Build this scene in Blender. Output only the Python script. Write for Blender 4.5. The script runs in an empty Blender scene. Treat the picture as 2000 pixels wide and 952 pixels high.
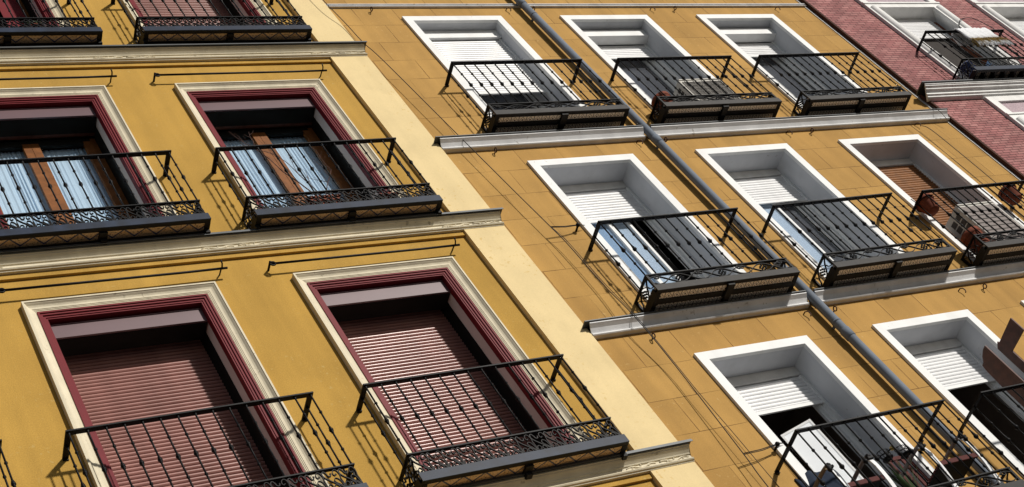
import bpy, bmesh, math, random
from mathutils import Vector, Matrix
random.seed(7)
SC = bpy.context.scene
COL = SC.collection
R = math.radians

# ------------------------------------------------------------------ camera
cam = bpy.data.cameras.new('camera')
cam.sensor_fit = 'HORIZONTAL'; cam.sensor_width = 36; cam.lens = 36 * 2898.9 / 2000
cam.clip_start = 0.05; cam.clip_end = 2000
co = bpy.data.objects.new('camera', cam); COL.objects.link(co)
w_ = Vector((0.63916326, -0.56793861, 0.09567411))
Rm = Matrix.Rotation(w_.length, 3, w_.normalized())          # world -> view (x right, y down, z forward)
right, down, fwd = Rm[0], Rm[1], Rm[2]
M = Matrix((right, -down, -fwd)).transposed().to_4x4()
M.translation = Vector((0, -7.7, 1.6))
co.matrix_world = M
SC.camera = co

# ------------------------------------------------------------------ sky, sun, exposure
sun_dir = Vector((0.56, -1.0, 0.55)).normalized()            # towards the sun
W = bpy.data.worlds.new('World'); SC.world = W; W.use_nodes = True
nt = W.node_tree
bg = [n for n in nt.nodes if n.type == 'BACKGROUND'][0]
sky = nt.nodes.new('ShaderNodeTexSky'); sky.sky_type = 'NISHITA'; sky.sun_disc = False
sky.sun_elevation = math.asin(sun_dir.z); sky.sun_rotation = math.atan2(sun_dir.x, sun_dir.y)
tc = nt.nodes.new('ShaderNodeTexCoord')
nz = nt.nodes.new('ShaderNodeTexNoise'); nz.inputs['Scale'].default_value = 2.6; nz.inputs['Detail'].default_value = 6
rp = nt.nodes.new('ShaderNodeValToRGB'); rp.color_ramp.elements[0].position = 0.46; rp.color_ramp.elements[1].position = 0.68
mx = nt.nodes.new('ShaderNodeMixRGB'); mx.inputs[2].default_value = (6.0, 6.2, 6.6, 1)
nt.links.new(tc.outputs['Generated'], nz.inputs['Vector']); nt.links.new(nz.outputs[0], rp.inputs[0])
nt.links.new(rp.outputs[0], mx.inputs[0]); nt.links.new(sky.outputs[0], mx.inputs[1]); nt.links.new(mx.outputs[0], bg.inputs[0])
bg.inputs[1].default_value = 0.05
sl = bpy.data.lights.new('sun', 'SUN'); sl.energy = 4.25; sl.angle = R(3.0); sl.color = (1, 0.955, 0.88)
so = bpy.data.objects.new('sun', sl); COL.objects.link(so)
so.rotation_euler = sun_dir.to_track_quat('Z', 'Y').to_euler(); so.location = sun_dir * 60
SC.view_settings.view_transform = 'Standard'; SC.view_settings.look = 'None'
SC.view_settings.exposure = 0.0; SC.view_settings.gamma = 1.0
SC.render.engine = 'CYCLES'
SC.cycles.max_bounces = 8; SC.cycles.transparent_max_bounces = 12

# ------------------------------------------------------------------ materials
def ng(m):
    n = m.node_tree.nodes; l = m.node_tree.links
    return n, l, [x for x in n if x.type == 'BSDF_PRINCIPLED'][0]
MATS = {}
def mat(name, col, rough=0.6, spec=0.5, metal=0.0, var=0.12, vs=6.0, bump=0.0, bs=120.0, streak=0.0, fine=0.0, dirt=0.0, chips=None, chip_at=0.66):
    """painted / plastered / metal surface: colour varied by two noises, optional rain streaks, grime patches and grain bump"""
    m = bpy.data.materials.new(name); m.use_nodes = True
    n, l, b = ng(m)
    b.inputs['Roughness'].default_value = rough; b.inputs['Specular IOR Level'].default_value = spec
    b.inputs['Metallic'].default_value = metal
    g = n.new('ShaderNodeNewGeometry')
    def noise(scale, detail=4, vec=None):
        t = n.new('ShaderNodeTexNoise'); t.inputs['Scale'].default_value = scale; t.inputs['Detail'].default_value = detail
        l.new(vec or g.outputs['Position'], t.inputs['Vector']); return t.outputs[0]
    def ramp(f, a, c, lo, hi):
        r = n.new('ShaderNodeMapRange'); r.inputs[1].default_value = a; r.inputs[2].default_value = c
        r.inputs[3].default_value = lo; r.inputs[4].default_value = hi; l.new(f, r.inputs[0]); return r.outputs[0]
    def mul(a, c):
        q = n.new('ShaderNodeMath'); q.operation = 'MULTIPLY'; l.new(a, q.inputs[0]); l.new(c, q.inputs[1]); return q.outputs[0]
    f = ramp(noise(vs, 6), 0.3, 0.7, 1 - var, 1 + var)
    if fine: f = mul(f, ramp(noise(90, 2), 0.3, 0.7, 1 - fine, 1 + fine))
    if streak:
        mp = n.new('ShaderNodeMapping'); mp.inputs['Scale'].default_value = (7, 7, 0.5); l.new(g.outputs['Position'], mp.inputs['Vector'])
        f = mul(f, ramp(noise(1.0, 5, mp.outputs[0]), 0.35, 0.75, 1 + streak * .4, 1 - streak))
    if dirt: f = mul(f, ramp(noise(3.1, 8), 0.55, 0.8, 1, 1 - dirt))
    v = n.new('ShaderNodeVectorMath'); v.operation = 'SCALE'; v.inputs[0].default_value = col[:3]; l.new(f, v.inputs['Scale'])
    l.new(v.outputs[0], b.inputs['Base Color'])
    if chips:                                                  # flaked / stained spots with a shape of their own
        q = n.new('ShaderNodeMixRGB'); q.inputs[2].default_value = (*chips, 1); l.new(v.outputs[0], q.inputs[1])
        l.new(mul(ramp(noise(23, 6), chip_at, chip_at + .05, 0, 0.85), ramp(noise(1.9, 3), 0.46, 0.60, 0, 1)), q.inputs[0]); l.new(q.outputs[0], b.inputs['Base Color'])
    if bump:
        bp_ = n.new('ShaderNodeBump'); bp_.inputs['Strength'].default_value = bump; bp_.inputs['Distance'].default_value = 0.004
        l.new(noise(bs, 4), bp_.inputs['Height']); l.new(bp_.outputs[0], b.inputs['Normal'])
    MATS[name] = m; return m

left_wall = mat('ochre_plaster', (0.430, 0.254, 0.053), 0.92, 0.25, var=0.13, vs=1.1, bump=0.55, bs=140, fine=0.10, streak=0.12, dirt=0.10, chips=(0.46, 0.31, 0.10), chip_at=0.62)
pil_m = mat('pale_yellow_plaster', (0.71, 0.56, 0.30), 0.88, 0.25, var=0.07, vs=1.6, bump=0.2, bs=60, fine=0.03, dirt=0.10, streak=0.05, chips=(0.60, 0.42, 0.16), chip_at=0.61)
cream = mat('cream_paint', (0.64, 0.57, 0.42), 0.7, 0.35, var=0.08, vs=5, bump=0.3, bs=70, streak=0.14, dirt=0.10, chips=(0.36, 0.31, 0.22), chip_at=0.64)
white = mat('white_paint', (0.77, 0.775, 0.77), 0.7, 0.35, var=0.04, vs=4, bump=0.2, bs=70, dirt=0.08, streak=0.06, chips=(0.48, 0.46, 0.42), chip_at=0.67)
white_dirty = mat('weathered_white_paint', (0.74, 0.735, 0.72), 0.75, 0.3, var=0.06, vs=5, bump=0.2, bs=70, streak=0.14, dirt=0.10)
reveal_m = mat('shaded_reveal_white', (0.54, 0.555, 0.585), 0.75, 0.3, var=0.06, vs=3, bump=0.15, bs=80, dirt=0.16, streak=0.06, chips=(0.32, 0.31, 0.29), chip_at=0.66)  # white paint greyed and cooled, putting shade into the reveal colour
band_m = mat('band_paint', (0.65, 0.65, 0.655), 0.7, 0.35, var=0.07, vs=4, bump=0.25, bs=70, dirt=0.12, streak=0.12, chips=(0.34, 0.32, 0.29), chip_at=0.63)
red_paint = mat('oxblood_paint', (0.150, 0.012, 0.017), 0.5, 0.15, var=0.10, vs=9, bump=0.08, bs=60)
zinc = mat('zinc_sheet', (0.05, 0.055, 0.06), 0.5, 0.5, metal=0.3, var=0.2)
mauve = mat('brown_enamel_sheet', (0.125, 0.072, 0.08), 0.35, 0.5, var=0.08, vs=3, bump=0.10, bs=5)
slat_red = mat('red_brown_slats', (0.315, 0.150, 0.128), 0.23, 0.30, var=0.12, vs=2.2, streak=0.14, dirt=0.15)
slat_white = mat('white_slats', (0.77, 0.775, 0.785), 0.4, 0.5, var=0.05, vs=3, streak=0.08, dirt=0.08)
slat_wood = mat('varnished_wood_slats', (0.215, 0.085, 0.024), 0.5, 0.25, var=0.25, vs=12)
jamb_grey = mat('grey_brown_plaster', (0.70, 0.63, 0.58), 0.85, 0.3, var=0.05, vs=5, bump=0.1)
guide_shade_dark = mat('dark_guide_and_shade', (0.010, 0.011, 0.010), 0.7, 0.1, var=0.2)  # guide metal; same black also paints shade under boxes and on door heads
wood = mat('varnished_wood', (0.19, 0.070, 0.019), 0.5, 0.12, var=0.25, vs=14)
wood_dark = mat('dark_brown_wood', (0.075, 0.024, 0.014), 0.55, 0.4, var=0.35, vs=16, bump=0.2, bs=40)
iron = mat('black_iron', (0.0035, 0.0033, 0.004), 0.5, 0.14, var=0.3, vs=30, bump=0.2, bs=200)
iron_sky_blue = mat('sky_tinted_black_enamel', (0.010, 0.018, 0.038), 0.5, 0.18, var=0.35, vs=9, bump=0.15, bs=90, streak=0.35)  # black enamel with the sky's blue reflection put into its colour
iron_grey = mat('weathered_brown_iron', (0.024, 0.021, 0.0195), 0.6, 0.25, var=0.3, vs=14, bump=0.25, bs=150, streak=0.25)
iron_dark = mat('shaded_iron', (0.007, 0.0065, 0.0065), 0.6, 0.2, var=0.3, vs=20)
pipe_m = mat('grey_blue_pipe', (0.15, 0.175, 0.215), 0.7, 0.2, var=0.10, vs=4, streak=0.06)
cable_m = mat('black_cable', (0.010, 0.007, 0.006), 0.6, 0.3)
rust = mat('rusty_iron', (0.05, 0.018, 0.010), 0.75, 0.3, var=0.35, vs=40)
terra = mat('terracotta', (0.185, 0.05, 0.027), 0.85, 0.25, var=0.18, vs=18, bump=0.2, bs=90)
ac_white = mat('casing_white', (0.48, 0.46, 0.42), 0.6, 0.3, var=0.06, dirt=0.16, streak=0.1)
ac_dark = mat('grille_dark', (0.05, 0.043, 0.037), 0.7, 0.3)
room = mat('room_plaster', (0.16, 0.13, 0.11), 0.9, 0.2)
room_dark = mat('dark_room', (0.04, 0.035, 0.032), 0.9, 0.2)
grey_drape = mat('grey_drape', (0.075, 0.074, 0.085), 0.9, 0.2, var=0.10)
curtain_m = mat('white_curtain', (0.54, 0.67, 0.80), 0.9, 0.2, var=0.03)
blue_cloth = mat('blue_cloth', (0.12, 0.20, 0.42), 0.9, 0.2)
pane_white_m = mat('white_pane_backing', (0.86, 0.89, 0.92), 0.6, 0.4, var=0.04, vs=3)  # white sheet behind panes, standing for bright sky reflected in the glass
navy = mat('navy_cloth', (0.018, 0.026, 0.045), 0.9, 0.2)
asphalt = mat('asphalt', (0.055, 0.055, 0.056), 0.9, 0.2, var=0.2, vs=1.2, bump=0.5, bs=60)
paving = mat('paving_stone', (0.30, 0.28, 0.26), 0.9, 0.2, var=0.12, vs=1.5, bump=0.3, bs=40)
kerb_m = mat('granite_kerb', (0.25, 0.25, 0.25), 0.85, 0.2, var=0.15, vs=20)
roof_m = mat('clay_tile', (0.30, 0.12, 0.07), 0.85, 0.2, var=0.2)
leaf_m = mat('leaf_green', (0.035, 0.065, 0.018), 0.5, 0.4, var=0.4, vs=30)
twig_m = mat('bare_twig', (0.10, 0.055, 0.045), 0.8, 0.2, var=0.2)
straw = mat('dry_straw', (0.36, 0.25, 0.09), 0.9, 0.2, var=0.35, vs=25)
fleece = mat('white_fleece', (0.70, 0.71, 0.73), 0.95, 0.1, var=0.10, vs=40, bump=0.9, bs=70)
seat_red = mat('dark_red_slats', (0.075, 0.016, 0.014), 0.6, 0.1, var=0.2, vs=20)
brass = mat('polished_brass', (0.62, 0.44, 0.16), 0.2, 0.5, metal=1.0)
tube_white = mat('white_tube', (0.78, 0.79, 0.80), 0.35, 0.5, var=0.03)
arm_brown = mat('grey_brown_plastic', (0.13, 0.10, 0.09), 0.5, 0.4)
brick_side_shade = mat('shaded_brick_side', (0.055, 0.022, 0.014), 0.85, 0.2, var=0.25, vs=8)
pink_panel = mat('pink_grey_render', (0.42, 0.33, 0.36), 0.9, 0.2, var=0.25, vs=45, bump=0.5)
blue_plastic = mat('blue_plastic', (0.03, 0.05, 0.16), 0.5, 0.4)

def glass_mat(name, refl, tint):
    m = bpy.data.materials.new(name); m.use_nodes = True
    n, l, b = ng(m); n.remove(b)
    out = [x for x in n if x.type == 'OUTPUT_MATERIAL'][0]
    tr = n.new('ShaderNodeBsdfTransparent'); tr.inputs[0].default_value = (*tint, 1)
    gl = n.new('ShaderNodeBsdfGlossy'); gl.inputs['Roughness'].default_value = 0.02
    lw = n.new('ShaderNodeLayerWeight'); lw.inputs[0].default_value = 0.5
    pw = n.new('ShaderNodeMath'); pw.operation = 'POWER'; pw.inputs[1].default_value = 5; l.new(lw.outputs['Facing'], pw.inputs[0])
    ad = n.new('ShaderNodeMath'); ad.inputs[1].default_value = refl; l.new(pw.outputs[0], ad.inputs[0])
    mxs = n.new('ShaderNodeMixShader'); l.new(ad.outputs[0], mxs.inputs[0]); l.new(tr.outputs[0], mxs.inputs[1]); l.new(gl.outputs[0], mxs.inputs[2])
    l.new(mxs.outputs[0], out.inputs[0]); return m
glass = glass_mat('window_glass', 0.055, (0.95, 0.97, 0.98))
glass_refl = glass_mat('bright_window_glass', 0.16, (0.85, 0.9, 0.95))

def uv_nodes(m):
    n, l, b = ng(m); u = n.new('ShaderNodeUVMap'); return n, l, b, u.outputs[0]
def block_wall(name):
    """ochre render scored into blocks: uv in block units"""
    m = mat(name, (0.440, 0.256, 0.074), 0.9, 0.25, var=0.12, vs=1.5, bump=0.4, bs=120, fine=0.07, streak=0.12, dirt=0.10, chips=(0.52, 0.34, 0.13), chip_at=0.63)
    n, l, b, uv = uv_nodes(m)
    br = n.new('ShaderNodeTexBrick'); l.new(uv, br.inputs['Vector'])
    br.inputs['Scale'].default_value = 1; br.inputs['Brick Width'].default_value = 1; br.inputs['Row Height'].default_value = 1
    br.inputs['Mortar Size'].default_value = 0.0075; br.inputs['Mortar Smooth'].default_value = 0.2; br.offset = 0.5
    br.inputs['Color1'].default_value = (1, 1, 1, 1); br.inputs['Color2'].default_value = (0.88, 0.86, 0.83, 1); br.inputs['Mortar'].default_value = (0.96, .96, .96, 1)
    old = b.inputs['Base Color'].links[0].from_socket
    mm = n.new('ShaderNodeMixRGB'); mm.blend_type = 'MULTIPLY'; mm.inputs[0].default_value = 1
    l.new(old, mm.inputs[1]); l.new(br.outputs['Color'], mm.inputs[2])
    g = n.new('ShaderNodeNewGeometry'); ns = n.new('ShaderNodeTexNoise'); ns.inputs['Scale'].default_value = 2.3; ns.inputs['Detail'].default_value = 5
    l.new(g.outputs['Position'], ns.inputs['Vector'])
    mr = n.new('ShaderNodeMapRange'); mr.inputs[1].default_value = 0.38; mr.inputs[2].default_value = 0.58; l.new(ns.outputs[0], mr.inputs[0])
    mu = n.new('ShaderNodeMath'); mu.operation = 'MULTIPLY'; l.new(mr.outputs[0], mu.inputs[0]); l.new(br.outputs['Fac'], mu.inputs[1])
    m2 = n.new('ShaderNodeMixRGB'); m2.inputs[2].default_value = (0.11, 0.05, 0.015, 1); l.new(mu.outputs[0], m2.inputs[0]); l.new(mm.outputs[0], m2.inputs[1])
    l.new(m2.outputs[0], b.inputs['Base Color'])
    gb = n.new('ShaderNodeBump'); gb.invert = True; gb.inputs['Strength'].default_value = 0.8; gb.inputs['Distance'].default_value = 0.004
    l.new(br.outputs['Fac'], gb.inputs['Height']); l.new(b.inputs['Normal'].links[0].from_socket, gb.inputs['Normal']); l.new(gb.outputs[0], b.inputs['Normal']); return m
block_m = block_wall('scored_ochre_render')
def brick_wall(name):
    m = bpy.data.materials.new(name); m.use_nodes = True
    n, l, b, uv = uv_nodes(m); b.inputs['Roughness'].default_value = 0.85; b.inputs['Specular IOR Level'].default_value = 0.25
    br = n.new('ShaderNodeTexBrick'); l.new(uv, br.inputs['Vector']); br.inputs['Scale'].default_value = 1
    br.inputs['Brick Width'].default_value = 0.155; br.inputs['Row Height'].default_value = 0.052; br.inputs['Mortar Size'].default_value = 0.0058
    br.inputs['Mortar Smooth'].default_value = 0.1; br.inputs['Bias'].default_value = -0.2
    br.inputs['Color1'].default_value = (0.30, 0.115, 0.112, 1); br.inputs['Color2'].default_value = (0.41, 0.195, 0.182, 1); br.inputs['Mortar'].default_value = (0.085, 0.03, 0.03, 1)
    ns = n.new('ShaderNodeTexNoise'); ns.inputs['Scale'].default_value = 3.2; ns.inputs['Detail'].default_value = 8; l.new(uv, ns.inputs['Vector'])
    mr = n.new('ShaderNodeMapRange'); mr.inputs[1].default_value = 0.3; mr.inputs[2].default_value = 0.7; mr.inputs[3].default_value = 0.72; mr.inputs[4].default_value = 1.2; l.new(ns.outputs[0], mr.inputs[0])
    v = n.new('ShaderNodeVectorMath'); v.operation = 'SCALE'; l.new(br.outputs['Color'], v.inputs[0]); l.new(mr.outputs[0], v.inputs['Scale'])
    l.new(v.outputs[0], b.inputs['Base Color'])
    bp_ = n.new('ShaderNodeBump'); bp_.inputs['Strength'].default_value = 0.6; bp_.inputs['Distance'].default_value = 0.006; bp_.invert = True
    l.new(br.outputs['Fac'], bp_.inputs['Height']); l.new(bp_.outputs[0], b.inputs['Normal']); return m
brick_m = brick_wall('rose_brick')

def tile_zigzag(name):
    """beige glazed tiles with blue zigzag bands and brown sprigs; uv in metres"""
    m = bpy.data.materials.new(name); m.use_nodes = True
    n, l, b, uv = uv_nodes(m); b.inputs['Roughness'].default_value = 0.4
    sx = n.new('ShaderNodeSeparateXYZ'); l.new(uv, sx.inputs[0])
    def ma(op, a, c=None, d=None):
        q = n.new('ShaderNodeMath'); q.operation = op
        for i, t in enumerate((a, c, d)):
            if t is None: continue
            if isinstance(t, (int, float)): q.inputs[i].default_value = t
            else: l.new(t, q.inputs[i])
        return q.outputs[0]
    tri = ma('PINGPONG', ma('DIVIDE', sx.outputs[0], 0.19), 0.5)          # 0..0.5
    yy = ma('DIVIDE', sx.outputs[1], 0.19)
    d = ma('ABSOLUTE', ma('SUBTRACT', tri, yy))
    band = ma('LESS_THAN', d, 0.055)
    ns = n.new('ShaderNodeTexNoise'); ns.inputs['Scale'].default_value = 55; ns.inputs['Detail'].default_value = 3; l.new(uv, ns.inputs['Vector'])
    sp = ma('GREATER_THAN', ns.outputs[0], 0.57)
    up = ma('GREATER_THAN', yy, tri)
    m0 = n.new('ShaderNodeMixRGB'); m0.inputs[1].default_value = (0.70, 0.50, 0.29, 1); m0.inputs[2].default_value = (0.56, 0.38, 0.21, 1); l.new(up, m0.inputs[0])
    m1 = n.new('ShaderNodeMixRGB'); m1.inputs[2].default_value = (0.11, 0.075, 0.06, 1); l.new(m0.outputs[0], m1.inputs[1])
    l.new(ma('MULTIPLY', sp, 0.75), m1.inputs[0])
    m2 = n.new('ShaderNodeMixRGB'); m2.inputs[2].default_value = (0.05, 0.06, 0.12, 1); l.new(m1.outputs[0], m2.inputs[1]); l.new(band, m2.inputs[0])
    l.new(m2.outputs[0], b.inputs['Base Color']); return m
def tile_flower(name):
    """square cream tiles, each with a dark flower; uv in metres"""
    m = bpy.data.materials.new(name); m.use_nodes = True
    n, l, b, uv = uv_nodes(m); b.inputs['Roughness'].default_value = 0.45
    def ma(op, a, c=None):
        q = n.new('ShaderNodeMath'); q.operation = op
        for i, t in enumerate((a, c)):
            if t is None: continue
            if isinstance(t, (int, float)): q.inputs[i].default_value = t
            else: l.new(t, q.inputs[i])
        return q.outputs[0]
    sx = n.new('ShaderNodeSeparateXYZ'); l.new(uv, sx.inputs[0])
    fx = ma('SUBTRACT', ma('FRACT', ma('DIVIDE', sx.outputs[0], 0.098)), 0.5); fy = ma('SUBTRACT', ma('FRACT', ma('DIVIDE', sx.outputs[1], 0.098)), 0.5)
    r = ma('SQRT', ma('ADD', ma('MULTIPLY', fx, fx), ma('MULTIPLY', fy, fy)))
    ang = ma('ARCTAN2', fy, fx)
    pet = ma('ADD', ma('MULTIPLY', ma('COSINE', ma('MULTIPLY', ang, 4.0)), 0.06), 0.30)
    ring = ma('LESS_THAN', ma('ABSOLUTE', ma('SUBTRACT', r, pet)), 0.045)
    dot = ma('LESS_THAN', r, 0.11)
    edge = ma('GREATER_THAN', ma('MAXIMUM', ma('ABSOLUTE', fx), ma('ABSOLUTE', fy)), 0.455)
    m1 = n.new('ShaderNodeMixRGB'); m1.inputs[1].default_value = (0.80, 0.71, 0.58, 1); m1.inputs[2].default_value = (0.20, 0.17, 0.15, 1)
    l.new(ma('MULTIPLY', ring, 0.8), m1.inputs[0])
    m2 = n.new('ShaderNodeMixRGB'); m2.inputs[2].default_value = (0.10, 0.07, 0.06, 1); l.new(m1.outputs[0], m2.inputs[1]); l.new(ma('MAXIMUM', dot, edge), m2.inputs[0])
    l.new(m2.outputs[0], b.inputs['Base Color']); return m
tile_z = tile_zigzag('zigzag_glazed_tile'); tile_f = tile_flower('flower_glazed_tile')

# ------------------------------------------------------------------ mesh helpers
class MB:
    def __init__(s): s.v = []; s.f = []; s.uv = None; s.sm = []
    def add(s, vs, fs, smooth=False):
        o = len(s.v); s.v += [tuple(p) for p in vs]; s.f += [tuple(i + o for i in f) for f in fs]; s.sm += [smooth] * len(fs); return s
    def box(s, x0, x1, y0, y1, z0, z1):
        v = [(x0,y0,z0),(x1,y0,z0),(x1,y1,z0),(x0,y1,z0),(x0,y0,z1),(x1,y0,z1),(x1,y1,z1),(x0,y1,z1)]
        return s.add(v, [(0,3,2,1),(4,5,6,7),(0,1,5,4),(1,2,6,5),(2,3,7,6),(3,0,4,7)])
    def quad(s, a, b, c, d): return s.add([a, b, c, d], [(0, 1, 2, 3)])
    def tube(s, pts, r, n=6, caps=True, smooth=True):
        pts = [Vector(p) for p in pts]; rs = r if isinstance(r, (list, tuple)) else [r] * len(pts)
        t0 = (pts[1] - pts[0]).normalized()
        up = Vector((0, 0, 1)) if abs(t0.z) < 0.9 else Vector((0, 1, 0))
        nx = t0.cross(up).normalized(); vs = []
        for i, p in enumerate(pts):
            a = pts[max(i - 1, 0)]; c = pts[min(i + 1, len(pts) - 1)]
            t = (c - a).normalized()
            nx = (nx - t * nx.dot(t)).normalized(); ny = t.cross(nx)
            for k in range(n):
                q = 2 * math.pi * k / n
                vs.append(p + (nx * math.cos(q) + ny * math.sin(q)) * rs[i])
        fs = []
        for i in range(len(pts) - 1):
            for k in range(n):
                fs.append((i*n+k, i*n+(k+1)%n, (i+1)*n+(k+1)%n, (i+1)*n+k))
        if caps: fs.append(tuple(range(n-1, -1, -1))); fs.append(tuple((len(pts)-1)*n + k for k in range(n)))
        return s.add(vs, fs, smooth)
    def lathe(s, prof, n=8, c=(0, 0, 0), smooth=True):
        vs = []
        for r, z in prof:
            for k in range(n):
                q = 2 * math.pi * k / n; vs.append((c[0] + r * math.cos(q), c[1] + r * math.sin(q), c[2] + z))
        fs = []
        for i in range(len(prof) - 1):
            for k in range(n): fs.append((i*n+k, i*n+(k+1)%n, (i+1)*n+(k+1)%n, (i+1)*n+k))
        fs.append(tuple(range(n-1, -1, -1))); fs.append(tuple((len(prof)-1)*n + k for k in range(n)))
        return s.add(vs, fs, smooth)
    def ball(s, c, r, n=6):
        prof = [(max(r * math.sin(a), 1e-4), -r * math.cos(a)) for a in [math.pi * k / 5 for k in range(6)]]
        return s.lathe(prof, n, c)
    def prism(s, poly, axis, a, b):
        """poly of (u, v) extruded along axis: x -> (a, u, v), y -> (u, a, v), z -> (u, v, a)"""
        def P(u, v, t): return {'x': (t, u, v), 'y': (u, t, v), 'z': (u, v, t)}[axis]
        k = len(poly); vs = [P(u, v, a) for u, v in poly] + [P(u, v, b) for u, v in poly]
        fs = [tuple(range(k)), tuple(range(2 * k - 1, k - 1, -1))] + [(i, k + i, k + (i + 1) % k, (i + 1) % k) for i in range(k)]
        return s.add(vs, fs)
    def ribbon(s, pts, t, d, plane, off):
        """flat iron strip standing on edge: follows pts (u, v); t thick in the plane, d deep along the normal"""
        pts = smooth_pts(pts); n = len(pts); vs = []
        for i, (u, v) in enumerate(pts):
            a = pts[max(i - 1, 0)]; c = pts[min(i + 1, n - 1)]
            dx, dy = c[0] - a[0], c[1] - a[1]; L = math.hypot(dx, dy) or 1e-6; nx, ny = -dy / L * t / 2, dx / L * t / 2
            for su, sw in ((1, -1), (-1, -1), (-1, 1), (1, 1)):
                U, V, Wd = u + su * nx, v + su * ny, off + sw * d / 2
                vs.append((U, Wd, V) if plane == 'xz' else (Wd, U, V))
        fs = [(0, 1, 2, 3), tuple((n - 1) * 4 + k for k in (3, 2, 1, 0))]
        for i in range(n - 1):
            for k in range(4): fs.append((i*4+k, i*4+(k+1)%4, (i+1)*4+(k+1)%4, (i+1)*4+k))
        return s.add(vs, fs)
    def mesh(s, name, m, uvf=None):
        me = bpy.data.meshes.new(name); me.from_pydata(s.v, [], s.f); me.materials.append(m)
        me.polygons.foreach_set('use_smooth', s.sm)
        bm = bmesh.new(); bm.from_mesh(me); bmesh.ops.recalc_face_normals(bm, faces=bm.faces); bm.to_mesh(me); bm.free()
        if uvf:
            lay = me.uv_layers.new(name='UVMap')
            for p in me.polygons:
                for li in p.loop_indices: lay.data[li].uv = uvf(me.vertices[me.loops[li].vertex_index].co, p.normal)
        me.update(); return me
    def build(s, name, m, parent=None, uvf=None):
        return link(name, s.mesh(name, m, uvf), parent)
def smooth_pts(P, k=4):
    if len(P) < 3: return P
    out = []
    for i in range(len(P) - 1):
        p0 = P[max(i-1, 0)]; p1 = P[i]; p2 = P[i+1]; p3 = P[min(i+2, len(P)-1)]
        for j in range(k):
            t = j / k
            out.append(tuple(0.5 * (2*p1[q] + (p2[q]-p0[q])*t + (2*p0[q]-5*p1[q]+4*p2[q]-p3[q])*t*t + (3*p1[q]-p0[q]-3*p2[q]+p3[q])*t**3) for q in range(len(p1))))
    out.append(tuple(P[-1])); return out
def link(name, me, parent=None, loc=None):
    o = bpy.data.objects.new(name, me); COL.objects.link(o)
    if parent: o.parent = parent
    if loc: o.location = loc
    return o
def tag(o, label, cat, group=None):
    o['label'] = label; o['category'] = cat
    if group: o['group'] = group
    return o
def thing(name, label, cat, loc=(0, 0, 0), group=None):
    return tag(link(name, None, None, loc), label, cat, group)
def struct(name, mb, m):
    o = mb.build(name, m); o['kind'] = 'structure'; return o

def wall_grid(holes, x0, x1, z0, z1, y, extra_x=(), extra_z=()):
    """front sheet of a wall at y with rectangular holes (x0, x1, z0, z1)"""
    xs = sorted({x0, x1, *extra_x, *[h[0] for h in holes], *[h[1] for h in holes]}); zs = sorted({z0, z1, *extra_z, *[h[2] for h in holes], *[h[3] for h in holes]})
    mb = MB()
    for i in range(len(xs) - 1):
        for j in range(len(zs) - 1):
            cx, cz = (xs[i] + xs[i+1]) / 2, (zs[j] + zs[j+1]) / 2
            if any(h[0] < cx < h[1] and h[2] < cz < h[3] for h in holes): continue
            mb.quad((xs[i], y, zs[j]), (xs[i+1], y, zs[j]), (xs[i+1], y, zs[j+1]), (xs[i], y, zs[j+1]))
    return mb
def surround(mb, x0, x1, zt, zb, prof):
    """mitred moulding round three sides of an opening; prof = (inward offset, y)"""
    st = []
    for u, y in prof: st.append([(x0 + u, y, zb), (x0 + u, y, zt - u), (x1 - u, y, zt - u), (x1 - u, y, zb)])
    vs = [p for r in st for p in r]; fs = []
    for i in range(len(prof) - 1):
        for k in range(3): fs.append((i*4+k, i*4+k+1, (i+1)*4+k+1, (i+1)*4+k))
    mb.add(vs, fs); return mb
def room_box(x0, x1, z0, z1, y0, y1):
    mb = MB()
    mb.quad((x0,y1,z0),(x1,y1,z0),(x1,y1,z1),(x0,y1,z1)); mb.quad((x0,y0,z0),(x0,y1,z0),(x0,y1,z1),(x0,y0,z1)); mb.quad((x1,y0,z0),(x1,y1,z0),(x1,y1,z1),(x1,y0,z1))
    mb.quad((x0,y0,z0),(x1,y0,z0),(x1,y1,z0),(x0,y1,z0)); mb.quad((x0,y0,z1),(x1,y0,z1),(x1,y1,z1),(x0,y1,z1)); return mb
def slats(x0, x1, zt, zb, y, pitch, bulge, lip):
    """roller shutter curtain: every slat a shallow convex strip with a narrow groove below it"""
    mb = MB(); z = zt; rnd = random.Random(int(abs(x0) * 977 + zt * 131)); ybase = y
    while z > zb + 0.001:
        zb_ = max(z - pitch * rnd.uniform(.96, 1.04), zb); h = z - zb_; y = ybase + rnd.uniform(-.0008, .0008); sag = rnd.uniform(-.0015, .0015)
        for prof, sm in (([(-bulge * math.sin(math.pi * t), z - h * lip * t) for t in (0, .06, .16, .3, .5, .7, .84, .94, 1)], True), ([(0, z - h * lip), (0.005, z - h * lip - .0005), (0.005, zb_)], False)):
            vs = []
            for dy, zz in prof: vs += [(x0, y + dy, zz), (x1, y + dy, zz + sag)]
            mb.add(vs, [(2*i, 2*i+1, 2*i+3, 2*i+2) for i in range(len(prof) - 1)], sm)
        z = zb_
    return mb
def arch_curtain(x0, x1, z0, z1, y, folds, amp, seed=0):
    rnd = random.Random(seed); n = folds * 10; mb = MB(); vs = []
    ph = [rnd.uniform(-0.5, 0.5) for _ in range(folds + 1)]
    for i in range(n + 1):
        t = i / n; a = amp * (0.6 + 0.4 * math.sin(t * 9 + seed)); k = ph[int(t * folds)]
        w = folds * 2 * math.pi * (t + .030 * math.sin(7 * t + seed) + .016 * math.sin(17 * t + seed)); yy = y + a * (0.75 * math.sin(w) + 0.35 * math.sin(2.3 * w + k))
        vs += [(x0 + (x1 - x0) * t, yy, z0), (x0 + (x1 - x0) * t, yy * 0.5 + y * 0.5, z1)]
    mb.add(vs, [(2*i, 2*i+2, 2*i+3, 2*i+1) for i in range(n)], True); return mb

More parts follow.
